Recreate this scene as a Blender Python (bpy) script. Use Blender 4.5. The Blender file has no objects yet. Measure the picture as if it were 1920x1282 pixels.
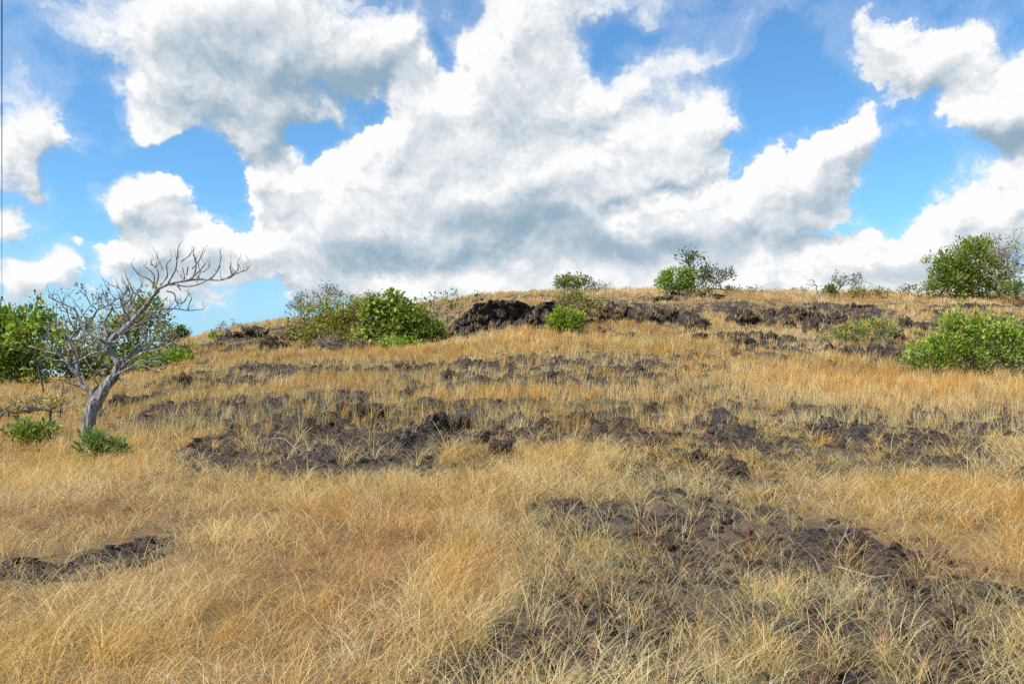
import bpy, bmesh, math, random
import numpy as np
from mathutils import Vector, noise as mnoise

S = bpy.context.scene
COL = S.collection
R = math.radians

# ------------------------------------------------------------------ camera
# the photograph is 1920 x 1282; a level 28 mm lens on a 36 mm frame, raised a little (lens shift)
F = 1493.0            # focal length in photo pixels
HOR = 700.0           # photo row of the level line
EYE = 1.6             # eye height
cam = bpy.data.objects.new("camera", bpy.data.cameras.new("camera"))
COL.objects.link(cam)
cam.location = (0, 0, EYE)
cam.rotation_euler = (R(90), 0, 0)
cam.data.sensor_width = 36.0
cam.data.lens = F * 36.0 / 1920.0
cam.data.shift_y = (HOR - 641.0) / 1920.0
cam.data.clip_start = 0.05
cam.data.clip_end = 6000
S.camera = cam

S.render.engine = 'CYCLES'
S.cycles.use_denoising = False            # the grass is finer than a denoiser can keep
S.cycles.use_adaptive_sampling = True
S.cycles.adaptive_threshold = 0.02
S.cycles.max_bounces = 6
S.cycles.diffuse_bounces = 3
S.cycles.transmission_bounces = 4
S.view_settings.view_transform = 'Standard'
S.view_settings.look = 'None'
S.view_settings.gamma = 1.0
S.view_settings.exposure = 0.2

# ------------------------------------------------------------------ sun
SUN_DIR = Vector((-0.52, -0.42, 0.80)).normalized()      # towards the sun: high, left, behind the camera
sun = bpy.data.objects.new("sun", bpy.data.lights.new("sun", 'SUN'))
COL.objects.link(sun)
sun.data.energy = 5.0
sun.data.angle = R(0.53)
sun.data.color = (1.0, 0.94, 0.84)
sun.rotation_euler = SUN_DIR.to_track_quat('Z', 'Y').to_euler()
SUN_EL = math.asin(SUN_DIR.z)
SUN_ROT = math.atan2(SUN_DIR.x, SUN_DIR.y)

# ------------------------------------------------------------------ world: clear sky plus cumulus
world = bpy.data.worlds.new("World")
S.world = world
world.use_nodes = True
WT = world.node_tree
WT.nodes.clear()


class NB:
    """tiny helper to wire node trees"""
    def __init__(self, tree):
        self.t = tree

    def new(self, kind, **kw):
        n = self.t.nodes.new(kind)
        for k, v in kw.items():
            setattr(n, k, v)
        return n

    def put(self, sock, v):
        if v is None:
            return
        if isinstance(v, bpy.types.NodeSocket):
            self.t.links.new(v, sock)
        else:
            sock.default_value = v

    def m(self, op, a, b=None, c=None, clamp=False):
        n = self.new('ShaderNodeMath', operation=op, use_clamp=clamp)
        self.put(n.inputs[0], a)
        self.put(n.inputs[1], b)
        self.put(n.inputs[2], c)
        return n.outputs[0]

    def vm(self, op, a, b=None, scale=None):
        n = self.new('ShaderNodeVectorMath', operation=op)
        self.put(n.inputs[0], a)
        if b is not None:
            self.put(n.inputs[1], b)
        if scale is not None:
            self.put(n.inputs['Scale'], scale)
        return n.outputs[0]

    def step(self, v, lo, hi, smooth=True, a=0.0, b=1.0):
        n = self.new('ShaderNodeMapRange', interpolation_type='SMOOTHSTEP' if smooth else 'LINEAR')
        self.put(n.inputs['Value'], v)
        self.put(n.inputs['From Min'], lo)
        self.put(n.inputs['From Max'], hi)
        self.put(n.inputs['To Min'], a)
        self.put(n.inputs['To Max'], b)
        return n.outputs['Result']

    def mix(self, f, a, b):
        n = self.new('ShaderNodeMix', data_type='RGBA')
        self.put(n.inputs[0], f)
        self.put(n.inputs[6], a if isinstance(a, bpy.types.NodeSocket) else (*a[:3], 1))
        self.put(n.inputs[7], b if isinstance(b, bpy.types.NodeSocket) else (*b[:3], 1))
        return n.outputs[2]

    def noise(self, vec, scale, detail=6, rough=0.55, dist=0.0, lac=2.0, out=0, typ='FBM'):
        n = self.new('ShaderNodeTexNoise', noise_dimensions='3D')
        n.noise_type = typ
        self.put(n.inputs['Vector'], vec)
        n.inputs['Scale'].default_value = scale
        n.inputs['Detail'].default_value = detail
        n.inputs['Roughness'].default_value = rough
        n.inputs['Lacunarity'].default_value = lac
        n.inputs['Distortion'].default_value = dist
        return n.outputs[out]


def azel(px, row):
    u, v = (px - 960.0) / F, (HOR - row) / F
    return math.atan(u), math.atan(v / math.sqrt(1 + u * u))


W = NB(WT)


def blob_sum(P, blobs):
    """sum of soft elliptic masses placed by azimuth and elevation"""
    acc = None
    for (px, row, rx, ry, rot, wgt) in blobs:
        a, e = azel(px, row)
        sx, sy = rx / F * math.cos(a) ** 2, ry / F * math.cos(a) * math.cos(e) ** 2
        mp = W.new('ShaderNodeMapping', vector_type='TEXTURE')
        W.put(mp.inputs['Vector'], P)
        mp.inputs['Location'].default_value = (a, e, 0)
        mp.inputs['Rotation'].default_value = (0, 0, R(rot))
        mp.inputs['Scale'].default_value = (sx, sy, 1)
        g = W.new('ShaderNodeTexGradient', gradient_type='SPHERICAL')
        W.put(g.inputs[0], mp.outputs[0])
        acc = W.m('MULTIPLY_ADD', g.outputs['Fac'], wgt, acc if acc is not None else 0.0)
    return acc


# (photo column, photo row, half width, half height, turn in degrees, weight)
CLOUDS = [
    # big soft bank, upper left
    (420, 30, 330, 230, 0, 1.0), (300, 120, 190, 190, 0, .7), (560, 130, 330, 190, -10, .95), (250, 225, 90, 60, 0, .8),
    (760, 90, 260, 170, 20, .6), (470, 240, 170, 90, 0, .55),
    # left edge
    (20, 210, 130, 150, 0, 1.05), (110, 250, 100, 75, 0, .9), (70, 290, 110, 70, 10, .5),
    # small cumulus over the bare tree
    (210, 330, 60, 50, 0, .5), (300, 345, 60, 50, 0, .5),
    (262, 375, 130, 95, 0, 1.35), (300, 412, 110, 50, 0, .5), (205, 375, 60, 70, 0, .5),
    # low ones on the left
    (50, 540, 110, 70, 0, 1.1), (0, 400, 50, 70, 0, .9), (122, 460, 34, 28, 0, .9), (250, 500, 190, 90, 0, 1.0), (330, 470, 120, 50, 0, .55), (400, 560, 260, 50, 0, .5),
    # the great middle mass running up to the right
    (460, 330, 110, 90, 20, .95), (560, 380, 260, 190, 25, .9), (760, 300, 300, 210, 25, .9), (930, 250, 300, 260, 35, .95),
    (1000, 90, 160, 220, 0, .95), (1060, 0, 110, 170, 0, .6), (1180, 150, 230, 130, 10, 1.05), (1330, 190, 120, 60, 30, .75), (1080, 330, 300, 170, 10, .9), (1240, 270, 150, 95, 15, 1.0),
    (880, 420, 360, 110, 0, .95), (640, 460, 360, 110, 8, .75), (900, 130, 80, 130, 20, .7),
    # bright bank on the right of it
    (1350, 370, 330, 130, 12, 1.2), (1500, 300, 160, 90, 30, .95), (1570, 245, 120, 55, 42, .9), (1230, 440, 230, 80, 0, .9), (1620, 260, 60, 60, 20, .3), (1480, 400, 220, 90, 20, .5),
    # top right
    (1640, 60, 130, 110, 0, .85), (1760, 90, 170, 110, 10, .9), (1690, 140, 70, 60, 0, .5), (1430, 40, 140, 90, 20, .34), (1290, 50, 60, 40, 0, .25), (1170, 10, 90, 50, 0, .45),
    # right edge
    (1880, 190, 180, 130, 25, 1.25), (1940, 250, 130, 110, 0, .8),
    # low layered bank on the right
    (1700, 460, 420, 130, 8, .95), (1900, 400, 190, 110, 25, .8), (1500, 480, 300, 90, 5, .7), (1840, 500, 300, 80, 0, .6), (1790, 350, 90, 50, 30, .5),
    # gaps of blue
    (670, 205, 210, 46, 35, -.75), (395, 300, 150, 40, 5, -.6),
    (560, 262, 110, 52, 40, -1.05), (625, 165, 95, 42, -25, -.9), (680, 200, 60, 60, 0, -.5), (835, 115, 70, 90, 60, -1.2), (880, 30, 50, 60, 30, -.5), (1135, 75, 100, 75, 10, -1.1), (1420, 125, 150, 80, 20, -1.0), (1240, 60, 90, 60, 0, -.4), (190, 200, 60, 130, 20, -.9), (300, 280, 100, 50, 0, -1.2), (392, 350, 46, 110, 25, -1.6), (330, 290, 130, 50, -15, -1.0), (160, 430, 80, 34, 0, -.8), (150, 350, 60, 120, 0, -.8), (160, 450, 120, 30, 0, -.6), (320, 300, 110, 40, -10, -.9), (480, 560, 60, 30, 0, -.8), (590, 265, 60, 90, -45, -.6), (410, 300, 60, 50, 0, -.6),
    (150, 480, 60, 60, 0, -.6), (1345, 285, 70, 45, 0, -1.0), (1255, 325, 70, 22, 20, -1.0), (1160, 385, 60, 20, 40, -.7), (1640, 300, 70, 60, 0, -.6), (1450, 210, 160, 90, 0, -.8), (1750, 300, 170, 70, 0, -.9), (1640, 345, 90, 60, 0, -.8), (420, 600, 170, 40, 0, -.6), (150, 580, 80, 50, 0, -.5), (430, 440, 60, 40, 30, -.5), (185, 300, 80, 70, 0, -.8), (480, 545, 90, 24, 0, -.6), (700, 490, 120, 14, 0, -.4), (1560, 420, 60, 20, 20, -.5),
    (700, 20, 90, 40, 0, -.35), (900, 40, 50, 70, 30, -.5), (1830, 15, 60, 40, 0, -.3), (1890, 60, 60, 70, 0, -.7), (1540, 130, 70, 70, 0, -.6),
    # band along the skyline
    (1000, 560, 700, 60, 0, .8), (1650, 560, 500, 60, 0, .8),
    (760, 520, 420, 70, 0, .75), (1100, 510, 420, 80, 0, .95), (1400, 530, 300, 60, 0, .6), (560, 500, 200, 60, 0, .5),
]
SHADE = [
    (640, 190, 200, 60, 35, .45),     (560, 170, 330, 170, -8, .65), (400, 120, 220, 150, 0, .3), (700, 100, 230, 120, 10, .45), (490, 240, 170, 80, 0, .35),
    (940, 420, 260, 48, 0, .85), (760, 400, 200, 50, 0, .2), (1050, 400, 200, 70, 0, .6), (1190, 465, 180, 36, 0, .75), (1370, 445, 230, 40, 0, .5), (640, 480, 260, 45, 0, .5), (900, 480, 500, 40, 0, .5),
    (1020, 350, 220, 70, 0, .25), (1900, 255, 120, 52, 0, 1.3), (280, 425, 130, 24, 0, .55), (320, 510, 170, 50, 0, .4), (30, 400, 40, 70, 0, .5),
    (1500, 330, 110, 40, 20, .3), (1600, 450, 340, 60, 8, .45), (1860, 470, 240, 60, 8, .45), (1740, 500, 300, 40, 0, .5), (1650, 90, 160, 100, 0, .35), (1790, 70, 120, 80, 0, .3),
    (60, 255, 120, 60, 0, .35), (50, 560, 90, 30, 0, .35), (1200, 190, 180, 50, 5, .2), (970, 130, 110, 160, 0, .3), (560, 330, 130, 80, 20, .3), (820, 330, 180, 70, 20, .1),
]

tc = W.new('ShaderNodeTexCoord')
D = tc.outputs['Generated']
sep = W.new('ShaderNodeSeparateXYZ')
W.put(sep.inputs[0], D)
AZ = W.m('ARCTAN2', sep.outputs[0], sep.outputs[1])
EL = W.m('ARCSINE', sep.outputs[2])


def cloud_density(daz, dele):
    a = W.m('ADD', AZ, daz)
    e = W.m('ADD', EL, dele)
    cb = W.new('ShaderNodeCombineXYZ')
    W.put(cb.inputs[0], a)
    W.put(cb.inputs[1], e)
    cb.inputs[2].default_value = 0.37
    # billows get flatter towards the horizon
    P = cb.outputs[0]
    warp = W.noise(P, 5.5, 6, 0.62, out=1)
    warp = W.vm('SUBTRACT', warp, (0.5, 0.5, 0.5))
    Pw = W.vm('ADD', P, W.vm('SCALE', warp, scale=0.17))
    Pflat = W.vm('MULTIPLY', Pw, (1.0, 1.0, 0.0))
    cov = blob_sum(Pflat, CLOUDS)
    Q = W.vm('MULTIPLY', Pw, (1.0, 1.45, 1.0))
    n1 = W.noise(Q, 6.5, 12, 0.64)
    v = W.new('ShaderNodeTexVoronoi', feature='SMOOTH_F1', normalize=True)
    W.put(v.inputs['Vector'], Q)
    v.inputs['Scale'].default_value = 15.0
    v.inputs['Detail'].default_value = 3.5
    v.inputs['Roughness'].default_value = 0.55
    v.inputs['Smoothness'].default_value = 0.65
    puff = W.m('SUBTRACT', 0.45, v.outputs['Distance'])
    raw = cov
    cov = W.m('TANH', W.m('MULTIPLY', cov, 0.9))
    d = W.m('MULTIPLY_ADD', W.m('SUBTRACT', n1, 0.52), 1.9, cov)
    d = W.m('MULTIPLY_ADD', puff, 1.25, d)
    return d, P, raw


d0, P0, raw0 = cloud_density(0.0, 0.0)
d1, _, raw1 = cloud_density(-0.008, 0.020)          # a step towards the sun
soft = W.step(W.noise(P0, 3.1, 2, 0.5), 0.35, 0.62, True, 0.20, 0.72)
alpha = W.step(d0, W.m('MULTIPLY_ADD', soft, -0.25, 0.42), W.m('MULTIPLY_ADD', soft, 0.75, 0.42))
veil = W.m('MULTIPLY', W.step(d0, -0.05, 0.55), 0.20)           # thin cloud round the thick
alpha = W.m('MAXIMUM', alpha, veil)
# far round the back of the sky keep only the noise
lit = W.m('MULTIPLY_ADD', W.m('SUBTRACT', raw0, raw1), 0.35, W.m('SUBTRACT', d0, d1))
lit = W.m('MINIMUM', lit, 0.5)
shade = blob_sum(W.vm('MULTIPLY', P0, (1, 1, 0)), SHADE)
n_s = W.noise(P0, 11.0, 7, 0.55)
shade = W.m('MULTIPLY', shade, W.step(n_s, 0.2, 0.75, False, 0.55, 1.35))
thick = W.step(raw0, 0.7, 3.2, False)
light = W.m('MULTIPLY_ADD', lit, 0.80, 0.79)
light = W.m('MULTIPLY_ADD', thick, -0.22, light)
light = W.m('ADD', light, W.step(d0, 0.15, 0.75, True, 0.20, 0.0))   # thin edges let the light through
light = W.m('MULTIPLY_ADD', shade, -0.50, light, clamp=True)
ramp = W.new('ShaderNodeValToRGB')
cr = ramp.color_ramp
cr.interpolation = 'B_SPLINE'
cr.elements[0].position = 0.0
cr.elements[0].color = (0.285, 0.42, 0.54, 1)
cr.elements[1].position = 1.0
cr.elements[1].color = (1.10, 1.10, 1.10, 1)
for p_, c_ in ((0.3, (0.43, 0.545, 0.64, 1)), (0.55, (0.66, 0.72, 0.775, 1)), (0.78, (0.86, 0.885, 0.91, 1))):
    e_ = cr.elements.new(p_)
    e_.color = c_
W.put(ramp.inputs[0], light)

sky = W.new('ShaderNodeTexSky', sky_type='NISHITA', sun_disc=False)
sky.sun_elevation = SUN_EL
sky.sun_rotation = SUN_ROT
sky.altitude = 100
sky.air_density = 1.0
sky.dust_density = 0.3
sky.ozone_density = 4.0
SKY_STRENGTH = 0.115
bg_sky = W.new('ShaderNodeBackground')
clear = W.vm('MULTIPLY', sky.outputs[0], (0.86, 1.32, 1.48))
clear = W.mix(W.step(EL, 0.20, 0.0, True, 0.0, 0.75), clear, (3.0, 4.6, 6.0))      # pale, hazy low sky
W.put(bg_sky.inputs[0], clear)
bg_sky.inputs[1].default_value = SKY_STRENGTH
bg_cl = W.new('ShaderNodeBackground')
W.put(bg_cl.inputs[0], ramp.outputs[0])
bg_cl.inputs[1].default_value = 0.86
mixs = W.new('ShaderNodeMixShader')
W.put(mixs.inputs[0], alpha)
W.put(mixs.inputs[1], bg_sky.outputs[0])
W.put(mixs.inputs[2], bg_cl.outputs[0])
wo = W.new('ShaderNodeOutputWorld')
W.put(wo.inputs[0], mixs.outputs[0])
world.cycles.sampling_method = 'NONE'          # broad soft sky: found by the bounced rays themselves

# ================================================================== helpers
rng = np.random.default_rng(11)
random.seed(5)


def hash2(ix, iy, seed):
    h = (ix.astype(np.int64) * 374761393 + iy.astype(np.int64) * 668265263 + seed * 974711) & 0x7fffffff
    h = ((h ^ (h >> 13)) * 1274126177) & 0x7fffffff
    return ((h ^ (h >> 16)) & 0xffff) / 65535.0


def vnoise(x, y, seed=0):
    ix, iy = np.floor(x), np.floor(y)
    fx, fy = x - ix, y - iy
    fx, fy = fx * fx * (3 - 2 * fx), fy * fy * (3 - 2 * fy)
    ix, iy = ix.astype(np.int64), iy.astype(np.int64)
    a, b = hash2(ix, iy, seed), hash2(ix + 1, iy, seed)
    c, d = hash2(ix, iy + 1, seed), hash2(ix + 1, iy + 1, seed)
    return (a * (1 - fx) + b * fx) * (1 - fy) + (c * (1 - fx) + d * fx) * fy


def fbm(x, y, octaves=4, seed=0, gain=0.5):
    """0..1, mean about 0.5"""
    s, amp, tot = 0.0, 1.0, 0.0
    for o in range(octaves):
        s = s + amp * vnoise(x * 2 ** o + 17.3 * o, y * 2 ** o - 9.1 * o, seed + o)
        tot += amp
        amp *= gain
    return s / tot


def sstep(v, a, b):
    t = np.clip((v - a) / (b - a), 0, 1)
    return t * t * (3 - 2 * t)


def mesh_np(name, verts, loops, starts, mat=None, smooth=True, color=None, attrs=None):
    me = bpy.data.meshes.new(name)
    me.vertices.add(len(verts))
    me.vertices.foreach_set('co', np.asarray(verts, np.float32).ravel())
    me.loops.add(len(loops))
    me.loops.foreach_set('vertex_index', np.asarray(loops, np.int32))
    me.polygons.add(len(starts))
    me.polygons.foreach_set('loop_start', np.asarray(starts, np.int32))
    me.update(calc_edges=True)
    if smooth:
        me.polygons.foreach_set('use_smooth', np.ones(len(starts), bool))
    if color is not None:
        ca = me.color_attributes.new('tint', 'FLOAT_COLOR', 'POINT')
        c4 = np.ones((len(verts), 4), np.float32)
        c4[:, :3] = color
        ca.data.foreach_set('color', c4.ravel())
    for k, v in (attrs or {}).items():
        at = me.attributes.new(k, 'FLOAT', 'POINT')
        at.data.foreach_set('value', np.asarray(v, np.float32))
    if mat:
        me.materials.append(mat)
    return me


def link(name, me, parent=None, loc=None):
    o = bpy.data.objects.new(name, me)
    COL.objects.link(o)
    if parent is not None:
        o.parent = parent
    if loc is not None:
        o.location = loc
    return o


def tag(o, label=None, cat=None, group=None, kind=None):
    if label:
        assert 4 <= len(label.split()) <= 16, label
        o['label'] = label
    if cat:
        o['category'] = cat
    if group:
        o['group'] = group
    if kind:
        o['kind'] = kind
    return o


# ================================================================== materials
def mat_new(name):
    m = bpy.data.materials.new(name)
    m.use_nodes = True
    m.node_tree.nodes.clear()
    return m, NB(m.node_tree)


def finish(nb, shader):
    o = nb.new('ShaderNodeOutputMaterial')
    nb.put(o.inputs[0], shader)


def attr(nb, name, out='Fac'):
    a = nb.new('ShaderNodeAttribute', attribute_name=name)
    return a.outputs[out]


def rock_colour(nb, P):
    n1 = nb.noise(P, 1.7, 5, 0.6)
    n2 = nb.noise(P, 9.0, 6, 0.65)
    n3 = nb.noise(P, 42.0, 4, 0.6)
    c = nb.mix(nb.step(n2, 0.35, 0.68), (0.026, 0.0185, 0.0150), (0.120, 0.089, 0.072))
    c = nb.mix(nb.step(n1, 0.56, 0.72), c, (0.150, 0.076, 0.054))          # iron-red zones
    c = nb.mix(nb.m('MULTIPLY', nb.step(n3, 0.55, 0.68), 0.65), c, (0.27, 0.235, 0.20))   # lichen flecks
    vor = nb.new('ShaderNodeTexVoronoi', feature='F1')
    nb.put(vor.inputs['Vector'], P)
    vor.inputs['Scale'].default_value = 24.0
    pit = nb.step(vor.outputs['Distance'], 0.05, 0.38)
    hgt = nb.m('MULTIPLY_ADD', n2, 1.3, nb.m('MULTIPLY', pit, 0.35))
    hgt = nb.m('MULTIPLY_ADD', n3, 0.35, hgt)
    return c, hgt


def make_rock_mat():
    m, nb = mat_new('laterite')
    geo = nb.new('ShaderNodeNewGeometry')
    P = geo.outputs['Position']
    c, h = rock_colour(nb, P)
    bp = nb.new('ShaderNodeBump')
    bp.inputs['Strength'].default_value = 0.9
    bp.inputs['Distance'].default_value = 0.12
    nb.put(bp.inputs['Height'], h)
    b = nb.new('ShaderNodeBsdfPrincipled')
    nb.put(b.inputs['Base Color'], c)
    b.inputs['Roughness'].default_value = 0.9
    b.inputs['Specular IOR Level'].default_value = 0.2
    nb.put(b.inputs['Normal'], bp.outputs[0])
    finish(nb, b.outputs[0])
    return m


def make_ground_mat():
    m, nb = mat_new('dry_ground')
    geo = nb.new('ShaderNodeNewGeometry')
    P = geo.outputs['Position']
    rc, rh = rock_colour(nb, P)
    n1 = nb.noise(P, 0.6, 4, 0.55)
    n2 = nb.noise(P, 7.0, 6, 0.65)
    n3 = nb.noise(nb.vm('MULTIPLY', P, (1, 1, 0.3)), 60.0, 3, 0.6)
    s = nb.mix(nb.step(n2, 0.3, 0.7), (0.15, 0.088, 0.045), (0.33, 0.20, 0.095))
    s = nb.mix(nb.step(n1, 0.45, 0.65), s, (0.36, 0.235, 0.105))
    s = nb.mix(nb.m('MULTIPLY', nb.step(n3, 0.5, 0.68), 0.6), s, (0.46, 0.33, 0.16))
    n4 = nb.noise(P, 3.4, 5, 0.7)
    rk = nb.m('ADD', attr(nb, 'rock'), nb.m('MULTIPLY', nb.m('SUBTRACT', n4, 0.5), 1.1))
    rk = nb.step(rk, 0.30, 0.46)
    thin = nb.step(nb.m('ADD', attr(nb, 'thin'), nb.m('SUBTRACT', n4, 0.5)), 0.25, 0.75)
    s = nb.mix(nb.m('MULTIPLY', thin, 0.85), s, nb.mix(n2, (0.07, 0.055, 0.04), (0.20, 0.155, 0.105)))
    far = attr(nb, 'far')
    s = nb.mix(far, s, (0.07, 0.10, 0.035))
    c = nb.mix(rk, s, rc)
    bp = nb.new('ShaderNodeBump')
    bp.inputs['Strength'].default_value = 0.8
    bp.inputs['Distance'].default_value = 0.06
    nb.put(bp.inputs['Height'], nb.m('ADD', rh, n3))
    b = nb.new('ShaderNodeBsdfPrincipled')
    nb.put(b.inputs['Base Color'], c)
    b.inputs['Roughness'].default_value = 0.95
    b.inputs['Specular IOR Level'].default_value = 0.15
    nb.put(b.inputs['Normal'], bp.outputs[0])
    finish(nb, b.outputs[0])
    return m


def make_blade_mat(name, trans, gloss, rough):
    """thin leaf or blade: the per-blade colour, some of the light passing through"""
    m, nb = mat_new(name)
    c = attr(nb, 'tint', 'Color')
    d = nb.new('ShaderNodeBsdfPrincipled')
    nb.put(d.inputs['Base Color'], c)
    d.inputs['Roughness'].default_value = rough
    d.inputs['Specular IOR Level'].default_value = gloss
    t = nb.new('ShaderNodeBsdfTranslucent')
    nb.put(t.inputs[0], nb.vm('MULTIPLY', c, (1.15, 1.2, 0.8)))
    mx = nb.new('ShaderNodeMixShader')
    mx.inputs[0].default_value = trans
    nb.put(mx.inputs[1], d.outputs[0])
    nb.put(mx.inputs[2], t.outputs[0])
    finish(nb, mx.outputs[0])
    return m


def make_bark_mat(name, c0, c1, c2, scale):
    m, nb = mat_new(name)
    tcn = nb.new('ShaderNodeTexCoord')
    P = tcn.outputs['Object']
    n1 = nb.noise(nb.vm('MULTIPLY', P, (1, 1, 0.22)), scale, 7, 0.65, 0.4)
    n2 = nb.noise(P, scale * 0.35, 4, 0.6)
    c = nb.mix(nb.step(n1, 0.36, 0.62), c0, c1)
    c = nb.mix(nb.m('MULTIPLY', nb.step(n2, 0.52, 0.7), 0.75), c, c2)
    bp = nb.new('ShaderNodeBump')
    bp.inputs['Strength'].default_value = 0.8
    bp.inputs['Distance'].default_value = 0.02
    nb.put(bp.inputs['Height'], n1)
    b = nb.new('ShaderNodeBsdfPrincipled')
    nb.put(b.inputs['Base Color'], c)
    b.inputs['Roughness'].default_value = 0.85
    b.inputs['Specular IOR Level'].default_value = 0.2
    nb.put(b.inputs['Normal'], bp.outputs[0])
    finish(nb, b.outputs[0])
    return m


def make_plain_mat(name, c, rough=0.6, metal=0.0):
    m, nb = mat_new(name)
    geo = nb.new('ShaderNodeNewGeometry')
    n = nb.noise(geo.outputs['Position'], 14.0, 4, 0.6)
    col = nb.mix(n, tuple(v * 0.75 for v in c), tuple(v * 1.2 for v in c))
    b = nb.new('ShaderNodeBsdfPrincipled')
    nb.put(b.inputs['Base Color'], col)
    b.inputs['Roughness'].default_value = rough
    b.inputs['Metallic'].default_value = metal
    finish(nb, b.outputs[0])
    return m


M_ROCK = make_rock_mat()
M_GROUND = make_ground_mat()
M_GRASS = make_blade_mat('dry_grass_blade', 0.30, 0.25, 0.6)
M_LEAF = make_blade_mat('green_leaf', 0.32, 0.45, 0.45)
M_GREYBARK = make_bark_mat('grey_bark', (0.085, 0.078, 0.072), (0.36, 0.335, 0.305), (0.52, 0.49, 0.45), 22)
M_TRUNK = make_bark_mat('furrowed_bark', (0.065, 0.06, 0.055), (0.32, 0.30, 0.275), (0.48, 0.455, 0.42), 16)
M_TWIG = make_bark_mat('dry_twig', (0.10, 0.085, 0.075), (0.27, 0.24, 0.21), (0.34, 0.31, 0.28), 30)
M_BROWNBARK = make_bark_mat('brown_bark', (0.055, 0.042, 0.033), (0.15, 0.12, 0.095), (0.20, 0.17, 0.14), 26)
M_PALESTICK = make_bark_mat('bleached_stick', (0.26, 0.235, 0.205), (0.45, 0.41, 0.36), (0.52, 0.48, 0.43), 30)
M_CONCRETE = make_plain_mat('weathered_concrete', (0.30, 0.29, 0.27), 0.9)
M_STEEL = make_plain_mat('dull_steel', (0.10, 0.10, 0.105), 0.5, 0.6)
M_CABLE = make_plain_mat('cable', (0.045, 0.045, 0.05), 0.5)
M_PORCELAIN = make_plain_mat('brown_porcelain', (0.06, 0.035, 0.025), 0.25)

# ================================================================== the lie of the land
T_Y = np.array([4.1, 6, 8, 10, 13, 17, 22, 28, 35, 45, 50, 58, 68, 75])
T_COL = {
    -700: [1283, 1098, 999, 939, 884, 842, 812, 788, 765, 742, 735, 730, 728, 728],
    0:    [1283, 1098, 998, 938, 882, 838, 803, 770, 740, 722, 716, 716, 718, 720],
    165:  [1283, 1098, 997, 936, 880, 834, 798, 765, 736, 718, 714, 712, 713, 715],
    330:  [1283, 1097, 995, 932, 872, 820, 780, 742, 705, 674, 664, 654, 645, 642],
    450:  [1283, 1097, 994, 930, 868, 812, 768, 728, 694, 660, 648, 632, 618, 612],
    600:  [1283, 1096, 993, 928, 864, 806, 760, 720, 690, 660, 648, 628, 604, 593],
    800:  [1283, 1096, 992, 926, 862, 803, 756, 715, 682, 650, 634, 602, 577, 569],
    850:  [1283, 1096, 992, 926, 861, 801, 754, 711, 676, 640, 622, 585, 566, 560],
    950:  [1283, 1096, 992, 926, 861, 801, 753, 709, 670, 626, 586, 562, 553, 551],
    1050: [1283, 1096, 992, 926, 861, 801, 752, 706, 667, 624, 594, 564, 550, 547],
    1300: [1283, 1096, 992, 926, 861, 801, 752, 705, 664, 624, 604, 571, 549, 544],
    1450: [1283, 1096, 992, 926, 861, 801, 752, 706, 665, 626, 608, 576, 553, 547],
    1600: [1283, 1096, 992, 926, 861, 802, 754, 709, 668, 630, 612, 582, 557, 549],
    1920: [1283, 1096, 992, 926, 862, 804, 757, 713, 674, 636, 616, 588, 560, 551],
    2700: [1283, 1096, 992, 926, 863, 807, 762, 720, 684, 648, 630, 602, 574, 564],
}


def build_height_table():
    cols = np.array(sorted(T_COL))
    ly = np.linspace(math.log(1.0), math.log(6000.0), 900)
    Y = np.exp(ly)
    tab = []
    for c in cols:
        z = EYE - T_Y * (np.array(T_COL[c], float) - HOR) / F
        down = np.interp(c, [-700, 0, 300, 500, 700], [.10, .12, .10, .06, .03])
        yy = np.concatenate([[1.0, 2.0, 3.0], T_Y, [95, 140, 230, 420, 1000, 6000]])
        zl = z[-1]
        zz = np.concatenate([[0, 0, 0], z, [zl - 20 * down * .8, zl - 65 * down, min(-6, zl - 155 * down), -16, -18, -18]])
        tab.append(np.interp(Y, yy, zz))
    tab = np.array(tab)
    pc = np.linspace(-700, 2700, 341)
    full = np.empty((len(pc), len(Y)))
    for j in range(len(Y)):
        full[:, j] = np.interp(pc, cols, tab[:, j])
    k = np.exp(-0.5 * (np.arange(-6, 7) / 2.2) ** 2)
    k /= k.sum()
    pad = np.pad(full, ((6, 6), (0, 0)), 'edge')
    full = sum(k[i] * pad[i:i + len(pc)] for i in range(13))
    k = np.exp(-0.5 * (np.arange(-5, 6) / 1.8) ** 2)
    k /= k.sum()
    pad = np.pad(full, ((0, 0), (5, 5)), 'edge')
    full = sum(k[i] * pad[:, i:i + len(Y)] for i in range(11))
    return full


H_TAB = build_height_table()


def zbase(X, Y):
    """large shape of the ground, metres"""
    X, Y = np.asarray(X, float), np.asarray(Y, float)
    r = np.hypot(X, Y)
    ye = np.clip(np.maximum(Y, r * 0.60), 1.0, 5990.0)
    px = np.clip(960 + F * X / ye, -699.0, 2699.0)
    a = (px + 700) / 10.0
    b = np.log(ye) / math.log(6000.0) * 899
    i, j = np.clip(a.astype(int), 0, 339), np.clip(b.astype(int), 0, 898)
    u, v = a - i, b - j
    z = (H_TAB[i, j] * (1 - u) + H_TAB[i + 1, j] * u) * (1 - v) + (H_TAB[i, j + 1] * (1 - u) + H_TAB[i + 1, j + 1] * u) * v
    back = sstep(-Y, -1.0, 3.0)
    return z * (1 - back)


_YS = np.exp(np.linspace(math.log(2.0), math.log(85.0), 900))


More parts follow.
